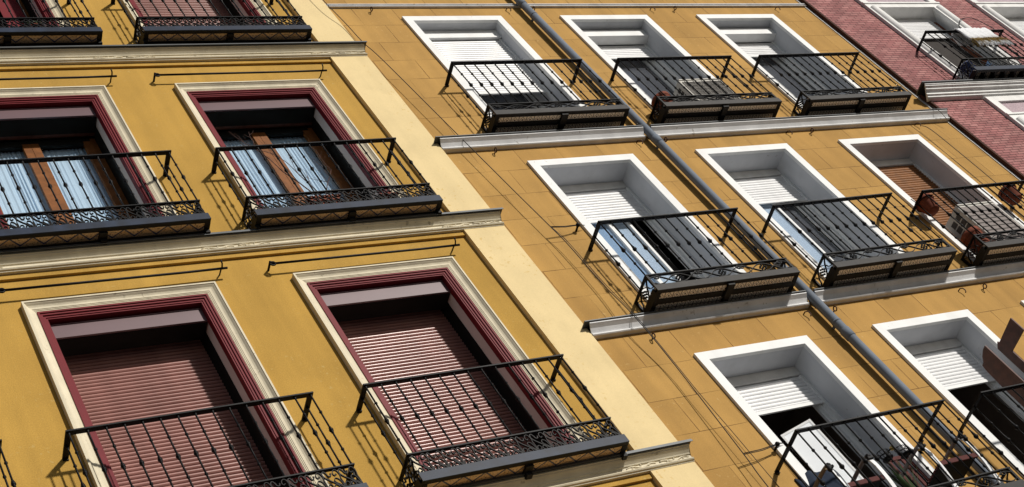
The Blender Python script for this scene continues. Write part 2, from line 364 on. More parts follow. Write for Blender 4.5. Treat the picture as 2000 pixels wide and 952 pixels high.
# ------------------------------------------------------------------ street
struct('street', MB().box(-600, 600, -600, -1.6, -0.3, 0.0), asphalt)
struct('pavement', MB().box(-60, 60, -1.45, 12, -0.3, 0.13), paving)
struct('kerb', MB().box(-60, 60, -1.6, -1.452, -0.3, 0.135), kerb_m)

# ------------------------------------------------------------------ yellow corner house (left)
LW = thing('yellow_house', 'ochre plastered house with oxblood door frames, cream mouldings and a pale yellow corner pilaster', 'house', (4, 0, 0))
def lp(mb, name, m, parent=None, uvf=None):
    o = mb.build(name, m, parent, uvf); return o
def part_of(root, mb, name, m, uvf=None):
    """mesh in world coordinates parented to a root that stands at root.location"""
    o = mb.build(name, m, root, uvf); o.matrix_parent_inverse = Matrix.Translation(-root.location); return o
COLS = (1.365, 3.69, 6.012)
ROWS = ((8.04, 10.672), (11.425, 13.868), (14.71, 17.10))
TOPH = 18.6
lholes = [(c - 0.72, c + 0.72, zf, zt + 0.08) for c in COLS for zf, zt in ROWS]
wl = wall_grid(lholes, -3.0, 7.14, 0.13, TOPH, 0.0)
wl.quad((-3, 0, 0.13), (-3, 9, 0.13), (-3, 9, TOPH), (-3, 0, TOPH)); wl.quad((-3, 9, 0.13), (7.6, 9, 0.13), (7.6, 9, TOPH), (-3, 9, TOPH))
part_of(LW, wl, 'wall', left_wall)
part_of(LW, MB().box(-3.1, 7.7, -0.35, 9.1, TOPH + 0.002, TOPH + 0.2), 'roof', roof_m)
part_of(LW, MB().box(7.143, 7.597, -0.05, 0.3, 0.131, TOPH), 'pilaster', pil_m)
CREAM_P = [(0, 0), (0, -0.055), (0.016, -0.055), (0.020, -0.047), (0.024, -0.044), (0.036, -0.030), (0.050, -0.022), (0.066, -0.019), (0.070, -0.019), (0.072, -0.014), (0.080, -0.014), (0.082, -0.009), (0.090, -0.009), (0.092, -0.004), (0.105, -0.004)]
RED_P = [(0.100, 0.03), (0.100, -0.014), (0.116, -0.014), (0.120, -0.004), (0.136, -0.004), (0.141, 0.008), (0.156, 0.008), (0.160, 0.016), (0.170, 0.016), (0.170, 0.08)]
def left_window(cx, zf, zt, kind, label=None, seed=0):
    a, b = cx - 0.64, cx + 0.64
    w = part_of(LW, surround(MB(), a - 0.165, b + 0.165, zt + 0.165, zf, CREAM_P), 'window', cream)
    if label: w['label'] = label
    def sub(mb, name, m, uvf=None):
        o = mb.build(name, m, w, uvf); return o
    sub(surround(MB(), a - 0.165, b + 0.165, zt + 0.165, zf, RED_P), 'frame', red_paint)
    for s, x in ((1, a - 0.004), (-1, b + 0.004)): sub(MB().quad((x, 0.03, zf), (x, 0.20, zf), (x, 0.20, zt), (x, 0.03, zt)), 'jamb', jamb_grey)
    g = MB()
    for x0, x1 in ((a - 0.03, a + 0.004), (b - 0.004, b + 0.03)): g.box(x0, x1, 0.20, 0.40, zf, zt)
    g.quad((a - .02, 0.02, zt + 0.004), (b + .02, 0.02, zt + 0.004), (b + .02, 0.42, zt + 0.004), (a - .02, 0.42, zt + 0.004))
    sub(g, 'shutter_guide', guide_shade_dark)
    bx = MB().box(a + 0.006, b - 0.006, 0.07, 0.26, zt - 0.185, zt - 0.02)
    bx.box(a + 0.006, b - 0.006, 0.062, 0.069, zt - 0.030, zt - 0.02); bx.box(a + 0.006, b - 0.006, 0.064, 0.069, zt - 0.185, zt - 0.179)
    sub(bx, 'shutter_box', mauve)
    sub(MB().box(a + 0.008, b - 0.008, 0.085, 0.262, zt - 0.192, zt - 0.1855), 'box_shade_plate', guide_shade_dark)  # black plate added to paint the shade under the box
    if kind == 'shutter':
        sub(slats(a + 0.004, b - 0.004, zt - 0.05, zf + 0.01, 0.345, 0.0405, 0.011, 0.84), 'shutter', slat_red)
        sub(room_box(a - .08, b + .08, zf - .05, zt + .1, 0.42, 1.0), 'room', room_dark)
        return w
    sub(room_box(a - .25, b + .25, zf - .05, zt + .3, 0.42, 2.2), 'room', room)
    sub(MB().box(a, b, 0.262, 0.30, zt - 0.19, zt - 0.165), 'head_rail', wood_dark)  # darker wood deepens the shade on this rail
    y0, y1 = 0.33, 0.375
    sub(MB().box(a, a + 0.055, y0, y1, zf, zt - 0.19), 'door_frame', wood); sub(MB().box(b - 0.055, b, y0, y1, zf, zt - 0.19), 'door_frame', wood)
    sub(MB().box(a + .0551, b - .0551, y0, y1, zt - 0.25, zt - 0.19), 'door_head', guide_shade_dark)  # head painted black to put the recess shade in its colour
    if kind == 'glass':
        for x0, x1 in ((a + 0.058, cx - 0.002), (cx + 0.002, b - 0.058)):
            d = MB().box(x0, x0 + 0.075, y0 - 0.012, y1 - 0.015, zf + .01, zt - 0.253).box(x1 - 0.075, x1, y0 - 0.012, y1 - 0.015, zf + .01, zt - 0.253)
            d.box(x0 + .0751, x1 - .0751, y0 - 0.010, y1 - 0.015, zf + .01, zf + 0.30)
            dd = sub(d, 'door', wood)
            sub(MB().box(x0 + .0751, x1 - .0751, y0 - 0.010, y1 - 0.015, zt - 0.285, zt - 0.253), 'door_rail', guide_shade_dark)  # rail blackened where the door top fades into shade
            sub(MB().box(x0 + .07, x1 - .07, y0 + .002, y0 + .006, zf + .29, zt - 0.28), 'glass', glass)
            sub(arch_curtain(x0 + .03, x1 - .03, zf + .12, zt - 0.26, 0.395, 11, 0.017, seed + int(x0 * 10)), 'curtain', curtain_m)
    else:
        d = MB().box(b - 0.42, b - 0.30, 0.30, 0.36, zf + .01, zt - 0.253)
        sub(d, 'door', wood)
        sub(arch_curtain(a + .06, b - 0.45, zf + .05, zf + 0.95, 0.36, 4, 0.012, 3), 'curtain', blue_cloth)
        sub(MB().box(b - 0.29, b - .06, 0.38, 0.40, zf, zt - .3), 'back_sheet', grey_drape)
        sub(MB().box(a + .06, b - .06, 0.30, 0.33, zf + 1.05, zt - .26), 'transom', red_paint)
    return w
left_window(COLS[0], *ROWS[0], 'shutter'); left_window(COLS[1], *ROWS[0], 'shutter'); left_window(COLS[2], *ROWS[0], 'shutter')
left_window(COLS[0], *ROWS[1], 'glass', None, 1); left_window(COLS[1], *ROWS[1], 'glass', 'window with brown wooden doors and white curtains', 2); left_window(COLS[2], *ROWS[1], 'glass', 'window with brown wooden doors and white curtains', 5)
left_window(COLS[0], *ROWS[2], 'shutter'); left_window(COLS[1], *ROWS[2], 'open', 'open window with a blue curtain and an orange door stile'); left_window(COLS[2], *ROWS[2], 'shutter')
def left_cornice(zt, seed):
    x0, x1 = -3.0, 7.60
    P = [(-0.130, 0), (-0.130, -0.022), (-0.122, -0.026), (-0.118, -0.034), (-0.100, -0.046), (-0.078, -0.064), (-0.072, -0.074), (-0.060, -0.078), (-0.058, -0.112), (-0.072, -0.116), (-0.078, -0.126), (-0.070, -0.136), (-0.058, -0.140), (-0.054, -0.148), (0.0, -0.148)]
    vs = [(x, y, zt + z) for x in (x0, x1) for y, z in P]; k = len(P)
    mb = MB().add(vs, [(i, i + 1, k + i + 1, k + i) for i in range(k - 1)] + [tuple(range(k, 2 * k))])
    rnd = random.Random(seed)
    x = -2.2
    cen = [c for c in (-0.4, 2.53, 4.85, 7.25)]
    for c in cen:                                              # low plaster sprigs on the frieze
        for s in (-1, 1):
            pts = [(c + s * (0.02 + 0.30 * t), -0.062, zt - 0.095 + 0.013 * math.sin(t * 9 + 0.4)) for t in [i / 14 for i in range(15)]]
            mb.tube(pts, [0.009 * (1 - 0.6 * abs(2 * i / 14 - 0.8)) + 0.002 for i in range(15)], 5)
            for t in (0.25, 0.5, 0.8): mb.ball((c + s * (0.02 + 0.30 * t), -0.061, zt - 0.095 - 0.010 * math.sin(t * 9)), 0.010, 5)
    o = part_of(LW, mb, 'cornice', cream)
    fl = MB().box(x0, x1 + 0.035, -0.152, 0.0, zt + 0.001, zt + 0.012).box(x0, x1 + 0.035, -0.155, -0.150, zt - 0.016, zt + 0.0005)
    fl.build('flashing', zinc, o)
    part_of(LW, MB().box(x0, 7.142, -0.026, -0.002, zt - 0.205, zt - 0.1485), 'string_course', left_wall)
for i, z in enumerate((8.022, 11.375, 14.640)): left_cornice(z, i)

# ------------------------------------------------------------------ scored ochre house (middle)
RW = thing('ochre_house', 'brown ochre house scored into blocks with plain white door surrounds and white floor bands', 'house', (11.4, 0, 0))
RC = (9.185, 11.46, 13.69)
RR = ((6.62, 9.02), (9.775, 12.205), (12.90, 15.325), (16.0, 18.4))
rholes = [(c - 0.60, c + 0.60, zf, zt) for c in RC for zf, zt in RR]
def block_uv(co, nrm):
    z = co.z
    s = 0 if z < 9.53 else 1 if z < 12.62 else 2 if z < 15.7 else 3
    z0, h = ((7.795, 0.427), (10.118, 0.4162), (13.251, 0.404), (15.9, 0.405))[s]
    return ((co.x - 8.463) / 0.535 + 0.0, (z - z0) / h)
for k, (z0, z1) in enumerate(((0.13, 9.515), (9.515, 12.60), (12.60, 15.69), (15.69, TOPH))):
    mb = wall_grid([h for h in rholes if z0 < h[2] < z1 or z0 < h[3] < z1], 7.60, 15.20, z0, z1, 0.0)
    zz = (z0 + z1) / 2
    def uvf(co, n, zz=zz):
        s = 0 if zz < 9.53 else 1 if zz < 12.62 else 2 if zz < 15.7 else 3
        a, h = ((7.795, 0.427), (10.118, 0.4162), (13.251, 0.404), (15.9, 0.405))[s]
        return ((co.x - 8.463) / 0.535, (co.z - a) / h + 40)
    part_of(RW, mb, 'wall', block_m, uvf)
part_of(RW, MB().box(7.70, 15.25, -0.35, 9.1, TOPH + 0.002, TOPH + 0.2), 'roof', roof_m)
part_of(RW, MB().box(15.185, 15.215, -0.012, -0.002, 0.13, TOPH), 'edge_strip', white_dirty)
BAND_P = [(-0.120, 0), (-0.120, -0.018), (-0.108, -0.026), (-0.082, -0.044), (-0.062, -0.070), (-0.052, -0.084), (-0.060, -0.090), (-0.060, -0.104), (-0.050, -0.112), (0, -0.112)]
def band(zt, P, flash=True):
    k = len(P)
    for x0, x1 in ((7.60, 10.238), (10.352, 15.22)) if flash else ((7.60, 15.22),):   # notched where the downpipe runs through
        vs = [(x, y, zt + z) for x in (x0, x1) for y, z in P]
        o = part_of(RW, MB().add(vs, [(i, i + 1, k + i + 1, k + i) for i in range(k - 1)] + [tuple(range(k, 2 * k)), tuple(range(k - 1, -1, -1))]), 'floor_band', band_m)
        if flash: MB().box(x0 - (0.05 if x0 < 8 else 0), x1 + (.02 if x1 > 15 else 0), -0.134, 0, zt + 0.001, zt + 0.012).build('flashing', zinc, o)
band(9.632, BAND_P); band(12.695, BAND_P)
band(15.735, [(-0.030, 0), (-0.036, -0.008), (-0.034, -0.018), (-0.018, -0.026), (-0.018, -0.040), (-0.030, -0.046), (-0.030, -0.056), (0, -0.058)], False)
def right_window(c, zf, zt, kind, label=None):
    a, b = c - 0.59, c + 0.59
    w = part_of(RW, surround(MB(), a - 0.105, b + 0.105, zt + 0.105, zf, [(0, 0), (0, -0.03), (0.104, -0.03), (0.106, -0.028), (0.106, 0.01)]), 'window', white)
    if label: w['label'] = label
    def sub(mb, name, m): return mb.build(name, m, w)
    dp = 0.40
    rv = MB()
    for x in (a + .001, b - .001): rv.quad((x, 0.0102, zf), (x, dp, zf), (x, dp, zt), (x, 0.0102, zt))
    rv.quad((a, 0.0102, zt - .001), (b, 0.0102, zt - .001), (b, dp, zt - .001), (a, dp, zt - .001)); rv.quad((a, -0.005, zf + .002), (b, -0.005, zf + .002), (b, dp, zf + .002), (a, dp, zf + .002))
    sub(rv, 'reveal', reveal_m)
    sub(room_box(a - .5, b + .5, zf - .05, zt + .2, dp, 2.4), 'room', room)
    k = kind
    if k['box'] == 'header':
        sub(MB().box(a + .002, b - .002, 0.255, 0.33, zt - 0.118, zt - .003), 'shutter_box', white_dirty); ys, zs = 0.275, zt - 0.126
    elif k['box'] == 'front':
        bx = MB().box(a + .002, b - .002, 0.110, 0.25, zt - 0.185, zt - .003).box(a + .002, b - .002, 0.100, 0.109, zt - 0.192, zt - 0.165); sub(bx, 'shutter_box', white); ys, zs = 0.150, zt - 0.196
    else:
        sub(MB().box(a + .002, b - .002, 0.110, 0.245, zt - 0.19, zt - .04).box(a + .002, b - .002, 0.13, 0.245, zt - 0.0399, zt - .003), 'shutter_box', white); ys, zs = 0.262, zt - 0.19
    g = MB().box(a + .002, a + 0.035, ys - 0.022, ys + 0.03, zf + .004, zs).box(b - 0.035, b - .002, ys - 0.022, ys + 0.03, zf + .004, zs)
    sub(g, 'shutter_guide', white)
    sh = slats(a + 0.034, b - 0.034, zs, max(k['bot'], zf + .01), ys, 0.0455, 0.008, 0.90)
    sub(sh, 'shutter', k.get('mat', slat_white))
    if k['bot'] > zf + .1:
        sub(MB().box(a + 0.034, b - 0.034, ys - 0.012, ys + 0.006, k['bot'] - 0.040, k['bot'] - .001), 'bottom_bar', k.get('mat', white))
        yd = 0.315
        fr = MB().box(a + .003, a + 0.05, yd, yd + .05, zf + .003, zt - .2).box(b - 0.075, b - .003, yd - .02, yd + .05, zf + .003, zt - .2).box(b - .10, b - .0755, yd, yd + .03, zf + .003, zt - .2)
        sub(fr, 'door_frame', white)
        for (x0, x1, yy, gm, mat_, fw) in k.get('sash', ()):
            s = MB().box(x0, x0 + fw, yy, yy + .045, zf + .01, zt - .25).box(x1 - fw, x1, yy, yy + .045, zf + .01, zt - .25).box(x0 + fw + .0001, x1 - fw - .0001, yy + .001, yy + .044, zf + .01, zf + .09).box(x0 + fw + .0001, x1 - fw - .0001, yy + .001, yy + .044, zt - .33, zt - .25)
            sd = sub(s, 'door', white)
            sub(MB().box(x0 + fw - .005, x1 - fw + .005, yy + .02, yy + .025, zf + .08, zt - .32), 'glass', gm)
            if mat_: sub(MB().box(x0 + fw - .003, x1 - fw + .003, yy + .034, yy + .04, zf + .08, zt - .32), 'pane_backing', mat_)
        if k.get('back_sheet'): sub(MB().box(a + 0.05, b - 0.10, yd + .12, yd + .13, zf + .01, zt - .2), 'back_sheet', k['back_sheet'])
    return w
gd = grey_drape
L0 = 9.185 - 0.59
right_window(RC[0], *RR[0], dict(box='header', bot=8.545), 'window with half open shutter and a white sheet for the sky reflected in its open leaf')
right_window(RC[1], *RR[0], dict(box='header', bot=8.40, sash=((RC[1] - .52, RC[1] - .30, .30, glass, None, .045),)))
right_window(RC[2], *RR[0], dict(box='header', bot=8.40))
right_window(RC[0], *RR[1], dict(box='header', bot=11.57, sash=((L0 + .06, L0 + .595, .30, glass_refl, curtain_m, .03), (L0 + .60, L0 + .87, .318, glass_refl, pane_white_m, .03)), back_sheet=room_dark))  # blue-white backing stands for reflected sky, dark sheet for the unlit interior
right_window(RC[1], *RR[1], dict(box='header', bot=11.62, sash=((RC[1] - .54, RC[1] + .10, .29, glass_refl, pane_white_m, .03), (RC[1] + .105, RC[1] + .45, .33, glass, gd, .03))))
right_window(RC[2], *RR[1], dict(box='header', bot=9.79, mat=slat_wood), 'window fully closed by a brown wooden shutter')
right_window(RC[0], *RR[2], dict(box='front', bot=13.95, sash=((RC[0] - .54, RC[0] + .45, .33, glass, gd, .03),)))
right_window(RC[1], *RR[2], dict(box='deep', bot=14.84, sash=((RC[1] - .54, RC[1] + .45, .33, glass, gd, .03),)))
right_window(RC[2], *RR[2], dict(box='deep', bot=14.80, sash=((RC[2] - .54, RC[2] + .45, .33, glass, gd, .03),)))
for c in RC: right_window(c, *RR[3], dict(box='header', bot=17.2))
# open leaf of the lowest door, swung out into the reveal, a white sheet standing for the sky its pane reflects
def open_leaf():
    w = [o for o in RW.children if o.name.startswith('window') and o.get('label', '').startswith('window with half')][0]
    p0 = Vector((9.07, 0.36)); p1 = Vector((9.36, 0.215)); t = (p1 - p0).normalized(); nrm = Vector((t.y, -t.x))
    def slab(u0, u1, d0, d1, z0, z1):
        q = [p0 + t * u0 + nrm * d0, p0 + t * u1 + nrm * d0, p0 + t * u1 + nrm * d1, p0 + t * u0 + nrm * d1]
        return MB().prism([(v.x, v.y) for v in q], 'z', z0, z1)
    Lw = (p1 - p0).length
    fr = slab(0, 0.02, .004, .018, 6.64, 8.29); fr2 = slab(Lw - .02, Lw, .004, .018, 6.64, 8.29); fr.add(fr2.v, fr2.f)
    fr3 = slab(.0201, Lw - .0201, 0.005, .017, 8.265, 8.29); fr.add(fr3.v, fr3.f); fr.sm = [False] * len(fr.f)
    d = fr.build('door', white, w)
    slab(.02, Lw - .02, .010, .014, 6.65, 8.265).build('pane_backing', pane_white_m, w)
    # fixed narrow left leaf
    MB().box(8.66, 8.70, .31, .35, 6.63, 8.80).box(8.80, 8.84, .31, .35, 6.63, 8.80).box(8.7001, 8.7999, .311, .349, 8.72, 8.80).build('door', white, w)
    MB().box(8.695, 8.805, .328, .333, 6.65, 8.73).build('glass', glass_refl, w)
    MB().box(8.695, 8.805, .342, .347, 6.65, 8.73).build('pane_backing', pane_white_m, w)
open_leaf()

# ------------------------------------------------------------------ rose brick house (right)
BW = thing('brick_house', 'rose red brick house with tall white moulded door surrounds and a white stepped cornice', 'house', (18, 0, 0))
YB = -0.05
BC = [17.07 + 2.42 * k for k in range(3)]
BR = ((10.2, 12.42, 12.985), (13.30, 15.50, 16.06))
bholes = [(c - 0.70, c + 0.70, zf, zt + 0.1) for c in BC for zf, zt, zo in BR]
part_of(BW, wall_grid(bholes, 15.26, 25.0, 0.13, 19.5, YB), 'wall', brick_m, lambda co, n: (co.x, co.z))
part_of(BW, MB().box(15.222, 15.262, YB - 0.012, 0.25, 0.13, 19.5), 'shaded_side', brick_side_shade)  # brick's left side, its shade put into the dark brown
part_of(BW, MB().box(15.2, 25.1, -0.35, 9.1, 19.502, 19.7), 'roof', roof_m)
for zt in (13.170,):
    P = [(-0.20, 0), (-0.20, -0.03), (-0.185, -0.034), (-0.185, -0.06), (-0.155, -0.075), (-0.15, -0.105), (-0.125, -0.11), (-0.10, -0.135), (-0.10, -0.18), (-0.075, -0.19), (-0.072, -0.225), (-0.05, -0.24), (0.0, -0.24)]
    k = len(P); vs = [(x, y * .92 + YB, zt + z * .70) for x in (15.18, 25.0) for y, z in P]
    o = part_of(BW, MB().add(vs, [(i, i + 1, k + i + 1, k + i) for i in range(k - 1)] + [tuple(range(k - 1, -1, -1)), tuple(range(k, 2 * k))]), 'cornice', white_dirty)
    MB().box(15.14, 25.0, YB - 0.205, YB, zt + .001, zt + .02).build('flashing', zinc, o)
def brick_window(c, zf, zt, zo, bot, label=None):
    a, b = c - 0.59, c + 0.59; A, B = c - 0.80, c + 0.80
    mb = MB()
    for x0, x1, s in ((A, a, 1), (b, B, -1)):                   # half-round jamb shafts between flat fillets
        n = 9; pr = [(x0, YB - 0.001), (x0, YB - 0.045), (x0 + 0.035, YB - 0.045), (x0 + 0.037, YB - 0.03)]
        w_ = (x1 - x0) - 0.074
        pr += [(x0 + 0.037 + w_ * (1 - math.cos(math.pi * i / n)) / 2, YB - 0.03 - 0.055 * math.sin(math.pi * i / n)) for i in range(n + 1)]
        pr += [(x1 - 0.037, YB - 0.045), (x1, YB - 0.045), (x1, 0.17)]
        mb.prism(pr, 'z', zf, zt)
    mb.box(A + .001, B - .001, YB - 0.045, 0.17, zt + .0005, zt + 0.15); mb.box(A - .015, B + .015, YB - 0.06, YB - .0455, zt + .1, zt + 0.135)
    mb.box(A + .001, A + 0.14, YB - 0.045, YB, zt + .1505, zo).box(B - 0.14, B - .001, YB - 0.045, YB, zt + .1505, zo).box(A + .1401, B - .1401, YB - .045, YB, zo - 0.12, zo)
    w = part_of(BW, mb, 'window', white_dirty)
    if label: w['label'] = label
    MB().box(A + .13, B - .13, YB - 0.012, YB - .002, zt + .14, zo - .11).build('lintel_panel', pink_panel, w)
    slats(a, b, zt - .002, bot, 0.115, 0.0455, 0.008, 0.9).build('shutter', slat_white, w)
    MB().box(a, b, 0.16, 0.18, zf, zt).build('room', room_dark, w)  # flat dark slab stands in for the unlit room
for i, c in enumerate(BC):
    brick_window(c, *BR[1], 14.92 if i == 0 else 13.35); brick_window(c, *BR[0], 12.30 if i == 0 else 10.25)

# ------------------------------------------------------------------ wrought iron balconies
def bal_mesh(kind, H, key, cache={}):
    if key in cache: return cache[key]
    mb = MB(); r = 0.0076
    if kind == 'left':
        zs = (0.19, 0.44, 0.68)                                # fractions from top, heights from lower rail set below
        prof = [(r * 1.5, 0), (r * 1.5, 0.012), (r, 0.02)]
        def knob(z, R_, h): return [(r, z - h), (R_, z - h * 0.45), (R_, z + h * 0.45), (r, z + h)]
        prof += knob(H * 0.215, 0.0130, 0.012)
        z = H * 0.485; prof += [(r, z - 0.034), (0.012, z - 0.028), (0.012, z - 0.020), (0.008, z - 0.017), (0.017, z - 0.010), (0.0185, z), (0.017, z + 0.010), (0.008, z + 0.017), (0.012, z + 0.020), (0.012, z + 0.028), (r, z + 0.034)]
        prof += knob(H * 0.745, 0.0130, 0.012) + [(r, H - 0.02), (r * 1.5, H - 0.012), (r * 1.5, H)]
    else:
        prof = [(r, 0)]
        def knob(z, R_, h): return [(r, z - h), (R_, z - h * 0.4), (R_, z + h * 0.4), (r, z + h)]
        prof += knob(H * 0.225, 0.0140, 0.015)
        z = H * 0.475; prof += [(r, z - 0.030), (0.014, z - 0.022), (0.0215, z - 0.008), (0.0215, z + 0.002), (0.0145, z + 0.014), (0.0105, z + 0.045), (r, z + 0.065)]
        prof += knob(H * 0.735, 0.0140, 0.015) + [(r, H)]
    mb.lathe(prof, 7)
    cache[key] = mb.mesh('baluster', iron); return cache[key]
def scroll_left(mb, u0, u1, z0, h, plane, off, n):
    p = (u1 - u0) / n
    A = [(.52,.80),(.46,.69),(.33,.70),(.27,.83),(.17,.94),(.05,.88),(.03,.73),(.18,.56),(.45,.36),(.72,.17),(.95,.02)]
    Bq = [(.95,.02),(.99,.25),(.96,.48),(1.0,.70),(.93,.90),(.80,.95),(.68,.88),(.64,.76),(.71,.68),(.80,.73)]
    Cq = [(.95,.05),(.91,.28),(.82,.48),(.66,.55),(.55,.46),(.60,.34),(.76,.22),(.93,.06)]
    E1 = [(.03,.03),(.05,.20),(.17,.29),(.29,.22),(.27,.10),(.18,.10)]
    F1 = [(.64,.03),(.62,.17),(.50,.24),(.39,.18),(.40,.08),(.47,.07)]
    for i in range(n):
        for P, t in ((A, .0075), (Bq, .0055), (Cq, .0055), (E1, .0055), (F1, .0055)):
            mb.ribbon([(u0 + (i + x) * p, z0 + y * h) for x, y in P], t, 0.014, plane, off)
        for x, y in ((.52, .80), (.80, .73), (.18, .10), (.47, .07)):
            c = (u0 + (i + x) * p, off, z0 + y * h) if plane == 'xz' else (off, u0 + (i + x) * p, z0 + y * h)
            mb.ball(c, 0.0085, 5)
    return mb
def rosette(mb, u, z, plane, off, s=1.0):
    pts = [(0, 0), (-.022, .018), (.022, .018), (-.022, -.018), (.022, -.018), (0, .034), (0, -.034), (-.038, 0), (.038, 0)]
    for du, dz in pts:
        c = (u + du * s, off, z + dz * s) if plane == 'xz' else (off, u + du * s, z + dz * s)
        mb.ball(c, 0.0125 * s, 5)
def scroll_right(mb, hw, z0, h, off):
    u0, u1 = -hw, hw; cs = [-0.52, 0, 0.52]
    for s in (0, 1):
        pts = []
        for i in range(49):
            u = u0 + (u1 - u0) * i / 48
            v = 0.5 + 0.44 * math.cos(2 * math.pi * (u / 0.52)) * (1 if s else -1)
            pts.append((u, z0 + h * (0.06 + 0.88 * v)))
        mb.ribbon(pts[::2], 0.007, 0.016, 'xz', off)
    for c in cs:
        rosette(mb, c, z0 + h * 0.48, 'xz', off)
        for s in (-1, 1):
            m = c + s * 0.26
            if abs(m) > hw - .05: continue
            mb.ribbon([(m - s * 0.02, z0 + h * .98), (m - s * .05, z0 + h * .80), (m - s * .02, z0 + h * .66), (m + s * .012, z0 + h * .76), (m - s * .005, z0 + h * .84)], 0.006, 0.014, 'xz', off)
    return mb
BAL = {}
def balcony_parts(kind, hw, dep, Ht, zl, zf):
    """list of (name, mesh, location): the parts of one balcony type, origin on the wall at the underside of its floor"""
    key = (kind, round(hw, 3), round(dep, 3), round(Ht, 3))
    if key in BAL: return BAL[key]
    P = []; i_ = iron
    tr = MB().box(-hw - .022, hw + .022, -dep - .022, -dep + .022, Ht - .013, Ht)
    tr.box(-hw - .022, -hw + .022, -dep + .0221, -0.002, Ht - .013, Ht).box(hw - .022, hw + .022, -dep + .0221, -0.002, Ht - .013, Ht)
    tr.box(-hw - .020, -hw + .020, -.016, .03, Ht - .030, Ht - .0135).box(hw - .020, hw + .020, -.016, .03, Ht - .030, Ht - .0135)
    P.append(('top_rail', tr.mesh('top_rail', i_), (0, 0, 0)))
    lr = MB().box(-hw - .016, hw + .016, -dep - .016, -dep + .016, zl - .012, zl)
    lr.box(-hw - .016, -hw + .016, -dep + .0161, -.002, zl - .012, zl).box(hw - .016, hw + .016, -dep + .0161, -.002, zl - .012, zl)
    P.append(('lower_rail', lr.mesh('lower_rail', i_), (0, 0, 0)))
    bm_ = bal_mesh(kind, Ht - .013 - zl, (kind, round(Ht - zl, 3)))
    n = 14 if kind == 'left' else 13
    for i in range(n + 1): P.append(('baluster', bm_, (-hw + 2 * hw * i / n, -dep, zl)))
    m = 1 if dep < 0.4 else 2
    for s in (-1, 1):
        for k in range(1, m + 1): P.append(('baluster', bm_, (s * hw, -dep + dep * k / (m + 1), zl)))
    h = zl - .012 - zf
    if kind == 'left':
        P.append(('scroll_panel', scroll_left(MB(), -hw, hw, zf, h, 'xz', -dep, n).mesh('scroll_panel', i_), (0, 0, 0)))
        for s in (-1, 1): P.append(('scroll_panel', scroll_left(MB(), -dep, -.01, zf, h, 'yz', s * hw, 2).mesh('scroll_panel', i_), (0, 0, 0)))
    else:
        P.append(('scroll_panel', scroll_right(MB(), hw, zf, h, -dep).mesh('scroll_panel', i_), (0, 0, 0)))
        for s in (-1, 1):
            sd = MB(); rosette(sd, -dep * .5, zf + h * .52, 'yz', s * hw)
            sd.ribbon([(-dep, zf), (-dep * .82, zf + h * .25), (-dep * .75, zf + h * .6), (-dep * .5, zf + h * .97), (-dep * .25, zf + h * .6), (-dep * .18, zf + h * .25), (-.01, zf)], .007, .016, 'yz', s * hw)
            sd.ribbon([(-dep, zf + h), (-dep * .8, zf + h * .7), (-dep * .5, zf + h * .04), (-dep * .2, zf + h * .7), (-.01, zf + h)], .007, .016, 'yz', s * hw)
            sd.box(s * hw - .012, s * hw + .012, -dep - .012, -dep + .012, zf, zl - .0125).box(s * hw - .012, s * hw + .012, -.03, -.006, zf - .05, zl - .0125)
            P.append(('scroll_panel', sd.mesh('scroll_panel', i_), (0, 0, 0)))
    e = .018
    P.append(('fascia', MB().box(-hw - e, hw + e, -dep - e, -dep - e + .012, 0, zf).mesh('fascia', iron_sky_blue if kind == 'left' else iron_grey), (0, 0, 0)))
    fr = MB(); y0 = -dep - e + .0121
    fr.box(-hw - e, hw + e, y0, y0 + .035, 0.0005, .010)
    for s in (-1, 1): fr.box(min(s * (hw + e), s * (hw - .032)), max(s * (hw + e), s * (hw - .032)), y0 + .0351, -.002, -.002, zf - .002)
    if kind == 'left':
        fr.box(-hw + .0321, hw - .0321, -.145, -.004, -.012, .05)
        fr.box(-.035, .035, y0 + .0351, -.1455, -.018, .03); fr.box(-.028, .028, -.17, -.12, -.05, -.0185)
        for s in (-1, 1): fr.box(s * hw - .028, s * hw + .012, -.17, -.12, -.05, -.0025)
    else:
        my = y0 + .045 + (dep - .05) * .22
        fr.box(-hw + .0321, hw - .0321, my, my + .060, -.004, .045)
        fr.box(-hw + .0321, hw - .0321, -.03, -.003, .002, .045)
        fr.box(-.04, .04, y0 + .01, my + .06, -.030, -.0042); fr.box(-.03, .03, my + .0601, -.003, -.032, .0018)
    P.append(('floor_frame', fr.mesh('floor_frame', iron_dark), (0, 0, 0)))
    ti = MB()
    if kind == 'left': ti.box(-hw + .0325, hw - .0325, y0 + .0355, -.1455, .006, .014)
    else: ti.box(-hw + .0325, hw - .0325, y0 + .0355, -.0305, .007, .015)
    ymin = y0 + .0355
    P.append(('tile_soffit', ti.mesh('tile_soffit', tile_z if kind == 'left' else tile_f, lambda co, nn: (co.x + 4.0, (co.y - ymin) * (1.25 if kind == 'left' else 1.0) + .003)), (0, 0, 0)))
    P.append(('floor_slab', MB().box(-hw - .004, hw + .004, y0 + .0005, -.002, .052, zf - .004).mesh('floor_slab', paving), (0, 0, 0)))
    BAL[key] = P; return P
GL = 'tile-soffited balconies of the yellow house'; GR = 'flower-tiled balconies of the ochre house'
def balcony(kind, cx, z, dep, Ht, zl, zf, hw, label, group):
    o = thing('balcony', label, 'balcony', (cx, 0, z), group)
    rr = random.Random(int(cx * 100 + z * 7)); o.rotation_euler = (rr.uniform(-.010, .006), rr.uniform(-.005, .005), rr.uniform(-.004, .004))
    for name, me, loc in balcony_parts(kind, hw, dep, Ht, zl, zf): link(name, me, o, loc)
    return o
